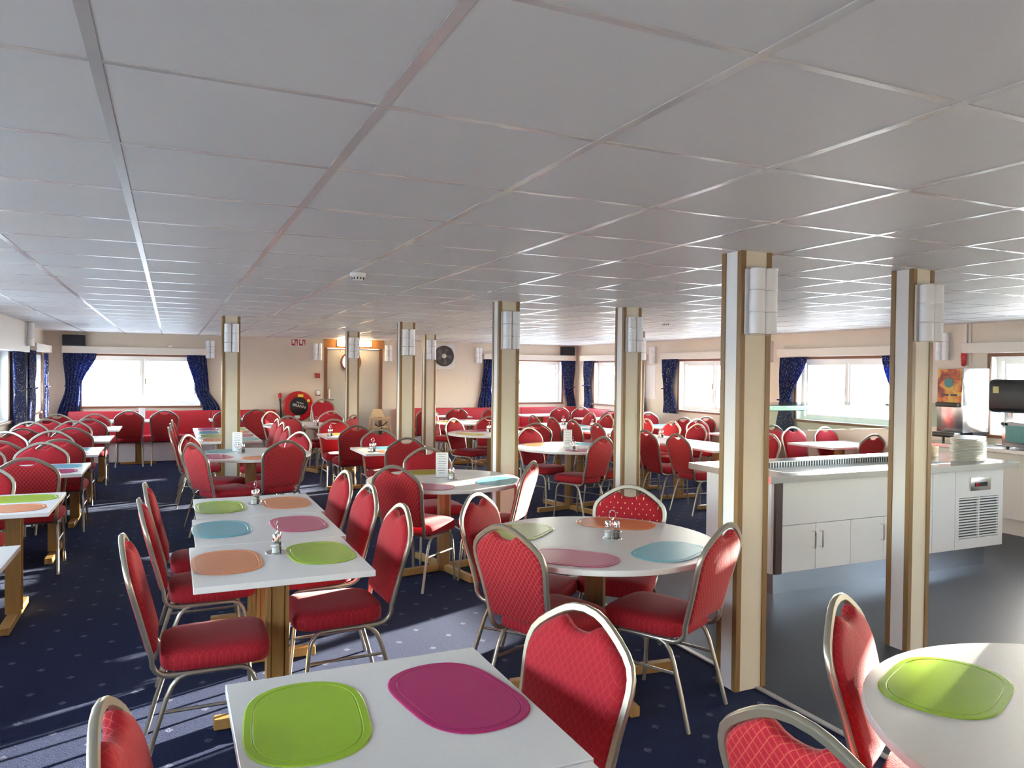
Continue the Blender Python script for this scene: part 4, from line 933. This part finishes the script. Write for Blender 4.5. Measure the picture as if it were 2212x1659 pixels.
part('plug_body', MB().lathe([(0.016, 0.07), (0.024, 0.05), (0.03, 0.0), (0.026, -0.10), (0.015, -0.12)], (XR - 0.05, 5.72, 1.86), 14), 'red_paint', cn, True)
part('plug_neck', MB().lathe([(0.018, 0.0), (0.02, 0.06)], (XR - 0.05, 5.72, 1.93), 12), 'boat_hull', cn, True)

# ------------------------------------------------------------------ far wall fittings
def speaker(x0, x1, y0, y1, z0, z1, label):
    s_ = solo('loudspeaker', MB().box(x0, x1, y0, y1, z0, z1), 'black_plastic', label, 'speaker', bevel=0.006)
    part('speaker_grille', MB().box(x0 + 0.012, x1 - 0.012, y0 - 0.006, y0 - 0.0005, z0 + 0.012, z1 - 0.012), 'dark_cloth', s_, True, smooth=False)
speaker(-1.68, -1.34, YF - 0.125, YF - 0.004, 1.987, 2.175, 'black loudspeaker on the valance above the wide far window')
speaker(7.98, 8.29, YF - 0.125, YF - 0.004, 2.012, 2.205, 'black loudspeaker on the valance in the far right corner')
hr = thing('fire_hose_reel', 'round red fire hose reel with a black centre on the far wall', 'hose reel', (2.24, YF, 0.92))
HC = (2.24, YF, 0.925)
part('reel_disc', MB().lathe([(0, 0.03), (0.26, 0.03), (0.285, 0.05), (0.285, 0.135), (0.262, 0.152), (0.19, 0.146), (0.18, 0.150), (0, 0.150)], HC, 48, axis='Y'), 'red_paint', hr, True)
part('reel_bracket', MB().box(2.16, 2.32, -0.032, 0.0, 0.83, 1.02, far_fn), 'steel', hr, True, smooth=False)
hub = part('reel_hub', MB().lathe([(0, 0.150), (0.175, 0.150), (0.175, 0.158), (0.165, 0.162), (0, 0.162)], HC, 40, axis='Y'), 'black_plastic', hr, True)
text('NOHA', 0.045, 'label_white', hub, (2.26, YF - 0.1635, 0.985), (R(90), R(14), 0)); text('BRANN', 0.075, 'label_white', hub, (2.245, YF - 0.1635, 0.925), (R(90), R(14), 0))
part('warning_label', MB().box(2.22, 2.32, -0.158, -0.153, 1.10, 1.15, far_fn), 'yellow_label', hr, True, smooth=False, label='yellow label')
part('round_label', MB().lathe([(0, 0.15), (0.028, 0.15), (0.028, 0.155), (0, 0.155)], (2.42, YF, 1.03), 20, axis='Y'), 'yellow_label', hr, True)
part('white_label', MB().box(2.16, 2.26, -0.158, -0.153, 0.69, 0.745, far_fn), 'label_white', hr, True, smooth=False)
hz = thing('hose_nozzle', 'black hose with a red nozzle standing left of the hose reel', 'hose', (1.92, YF - 0.06, 0.0))
part('hose', MB().tube([(1.93, YF - 0.05, 0.55), (1.925, YF - 0.055, 0.75), (1.91, YF - 0.06, 1.0), (1.90, YF - 0.06, 1.07)], 0.017, 10), 'rubber', hz, True)
part('nozzle', MB().lathe([(0.018, 0), (0.03, 0.01), (0.03, 0.085), (0.02, 0.10), (0, 0.10)], (1.90, YF - 0.06, 1.075), 14), 'red_paint', hz, True)
part('hose_clip', MB().box(1.88, 1.93, -0.05, 0.0, 1.03, 1.05, far_fn), 'steel', hz, True, smooth=False)
part('hose_tail', MB().tube([(1.93, YF - 0.05, 0.56), (1.95, YF - 0.07, 0.45), (2.05, YF - 0.09, 0.40), (2.2, YF - 0.09, 0.60)], 0.016, 8), 'rubber', hz, True)
fs = thing('fire_sign', 'red and white fire equipment sign high on the far wall', 'sign', (2.245, YF, 2.16))
part('sign_plate', MB().box(2.10, 2.39, -0.006, -0.001, 2.075, 2.222, far_fn), 'label_white', fs, True, smooth=False)
for a in (2.115, 2.258):
    q = part('red_field', MB().box(a, a + 0.118, -0.0085, -0.006, 2.09, 2.21, far_fn), 'red_paint', fs, True, smooth=False)
    part('pictogram', MB().box(a + 0.015, a + 0.06, -0.010, -0.0085, 2.125, 2.20, far_fn).box(a + 0.07, a + 0.105, -0.010, -0.0085, 2.10, 2.135, far_fn).box(a + 0.075, a + 0.10, -0.010, -0.0085, 2.145, 2.175, far_fn), 'label_white', q, True, smooth=False)
cpnt = thing('fire_call_point', 'small red fire call point left of the porthole door', 'call point', (2.61, YF, 1.47))
part('call_box', MB().box(2.565, 2.655, -0.04, -0.001, 1.465, 1.555, far_fn), 'red_paint', cpnt, True, bevel=0.004)
part('call_glass', MB().box(2.585, 2.635, -0.043, -0.039, 1.49, 1.53, far_fn), 'wood_brown', cpnt, True, smooth=False)
sw = thing('light_switch', 'pale light switch plate left of the porthole door', 'switch', (2.62, YF, 1.13))
part('switch_plate', MB().box(2.575, 2.67, -0.012, -0.001, 1.12, 1.235, far_fn), 'steel', sw, True, bevel=0.002)
part('rocker', MB().box(2.592, 2.655, -0.020, -0.012, 1.135, 1.22, far_fn), 'china', sw, True, bevel=0.003)
fn_ = thing('wall_fan', 'round extractor fan on a white square plate on the far wall', 'fan', (5.22, YF, 1.68))
pl = MB().box(4.98, 5.46, -0.02, -0.001, 1.675, 2.195, far_fn); part('mounting_plate', pl, 'white_paint', fn_, True, smooth=False)
FC = (5.21, YF, 1.945)
part('fan_ring', MB().lathe([(0.185, 0.02), (0.215, 0.02), (0.215, 0.05), (0.20, 0.06), (0.185, 0.05), (0.185, 0.02)], FC, 40, axis='Y'), 'fan_dark', fn_, True)
part('fan_back', MB().lathe([(0, 0.021), (0.186, 0.021), (0.186, 0.024), (0, 0.024)], FC, 40, axis='Y'), 'fan_dark', fn_, True)
for k in range(5):
    a_ = R(72 * k); p = [(0.05, -0.3), (0.17, -0.38), (0.175, 0.05), (0.05, 0.35)]
    front = [(FC[0] + r_ * math.cos(a_ + t_), FC[1] - 0.030 - 0.012 * i % 0.02, FC[2] + r_ * math.sin(a_ + t_)) for i, (r_, t_) in enumerate(p)]
    back = [(v[0], v[1] + 0.003, v[2]) for v in front]
    part('blade', MB().loops([back, front]), 'blade_grey', fn_, True, smooth=False)
part('fan_hub', MB().lathe([(0, 0.026), (0.05, 0.026), (0.045, 0.055), (0, 0.06)], FC, 20, axis='Y'), 'cream_board', fn_, True)
for k in range(5):
    r_ = 0.07 + 0.028 * k
    part('guard_ring', MB().tube([(FC[0] + r_ * math.cos(R(10 * i)), FC[1] - 0.064, FC[2] + r_ * math.sin(R(10 * i))) for i in range(36)], 0.002, 4, closed=True, up=(0, 1, 0)), 'steel', fn_, True)
for k in range(4):
    a_ = R(45 + 90 * k); part('guard_spoke', MB().tube([(FC[0] + 0.05 * math.cos(a_), FC[1] - 0.062, FC[2] + 0.05 * math.sin(a_)), (FC[0] + 0.235 * math.cos(a_), FC[1] - 0.045, FC[2] + 0.235 * math.sin(a_))], 0.004, 6), 'fan_dark', fn_, True)
for (a, b) in ((5.0, 1.695), (5.44, 1.695), (5.0, 2.175), (5.44, 2.175)): part('plate_screw', MB().lathe([(0, 0.02), (0.009, 0.02), (0.008, 0.026), (0, 0.026)], (a, YF, b), 10, axis='Y'), 'fan_dark', fn_, True)
bell = thing('alarm_bell', 'yellowish alarm bell on the big near pillar', 'bell', (2.80, 3.02, 2.0))
part('bell_dome', MB().lathe([(0.075, 0.018), (0.078, 0.022), (0.07, 0.045), (0.045, 0.065), (0, 0.072)], (2.80, 3.02, 2.06), 28, axis='X'), 'bell_yellow', bell, True)
part('bell_base', MB().lathe([(0.05, 0.0), (0.05, 0.018)], (2.801, 3.02, 2.06), 20, axis='X'), 'bell_yellow', bell, True)
for i, (x, y, lb) in enumerate([(1.09, 4.79, 'white smoke detector on the ceiling above the six-mat table run'), (5.35, 7.35, 'white smoke detector on the ceiling above the long right row')]):
    sd = thing('smoke_detector', lb, 'smoke detector', (x, y, H - 0.05), group='ceiling smoke detectors')
    part('detector_base', MB().lathe([(0.05, -0.0005), (0.05, -0.022), (0.047, -0.024), (0, -0.024)], (x, y, H), 24), 'white_paint', sd, True)
    part('detector_head', MB().lathe([(0.036, -0.024), (0.034, -0.044), (0.022, -0.050), (0, -0.050)], (x, y, H), 24), 'white_paint', sd, True)
    for k in range(10):
        a_ = R(36 * k); part('detector_slot', MB().box(x + 0.0345 * math.cos(a_) - 0.004, x + 0.0345 * math.cos(a_) + 0.004, y + 0.0345 * math.sin(a_) - 0.004, y + 0.0345 * math.sin(a_) + 0.004, H - 0.041, H - 0.028), 'rubber', sd, True, smooth=False)
# wooden high chair
hc = thing('high_chair', 'pale wooden child high chair with black straps by the door', 'high chair', (3.74, 14.42, 0))
def plank(name, pts, th, mat='wood_birch'):
    mb = MB().loops([[(x, y, z) for x, y, z in pts], [(x, y + th, z) for x, y, z in pts]]); return part(name, mb, mat, hc, True, bevel=0.004)
plank('back_board', [(3.60, 14.60, 0.70), (3.88, 14.60, 0.70), (3.82, 14.64, 0.86), (3.66, 14.64, 0.86)], 0.018)
for sx in (-1, 1):
    for (yt, yb) in ((14.28, 14.20), (14.58, 14.66)):
        part('leg', MB().tube([(3.74 + sx * 0.21, yb, 0.0), (3.74 + sx * 0.15, yt, 0.70)], 0.018, 8), 'wood_birch', hc, True)
    part('arm_rail', MB().box(3.74 + sx * 0.155 - 0.015, 3.74 + sx * 0.155 + 0.015, 14.24, 14.62, 0.68, 0.71), 'wood_birch', hc, True, bevel=0.004)
    part('side_stretcher', MB().box(3.74 + sx * 0.185 - 0.012, 3.74 + sx * 0.185 + 0.012, 14.23, 14.62, 0.28, 0.31), 'wood_birch', hc, True)
part('front_rail', MB().box(3.58, 3.90, 14.245, 14.275, 0.66, 0.71), 'wood_birch', hc, True, bevel=0.004)
part('seat', MB().box(3.59, 3.89, 14.28, 14.58, 0.50, 0.52), 'wood_birch', hc, True, bevel=0.004)
part('strap', MB().tube([(3.60, 14.30, 0.60), (3.68, 14.34, 0.53), (3.78, 14.33, 0.56), (3.86, 14.32, 0.62)], 0.010, 6).tube([(3.74, 14.34, 0.54), (3.73, 14.24, 0.50), (3.72, 14.22, 0.42)], 0.010, 6), 'black_plastic', hc, True)
# white sheet of paper on the right wall, wall socket
solo('notice_sheet', MB().box(11.83, 12.16, -0.004, -0.001, 1.14, 1.78, right_fn), 'card', 'plain pale notice board between two right wall windows', 'notice', smooth=False)
so = thing('motion_sensor', 'tiny white sensor above the wide far window valance', 'sensor', (0.0, YF, 2.0))
part('sensor_body', MB().box(-0.05, 0.03, -0.05, -0.001, 1.99, 2.035, far_fn), 'white_paint', so, True, bevel=0.008)

# ------------------------------------------------------------------ outside
sea = MB().box(-1500, 1500, -1500, 1500, -8.2, -8.0)
solo('sea', sea, 'sea', 'pale sea seen through the bright windows', 'sea', kind='structure', loc=(0, 0, 0), smooth=False)
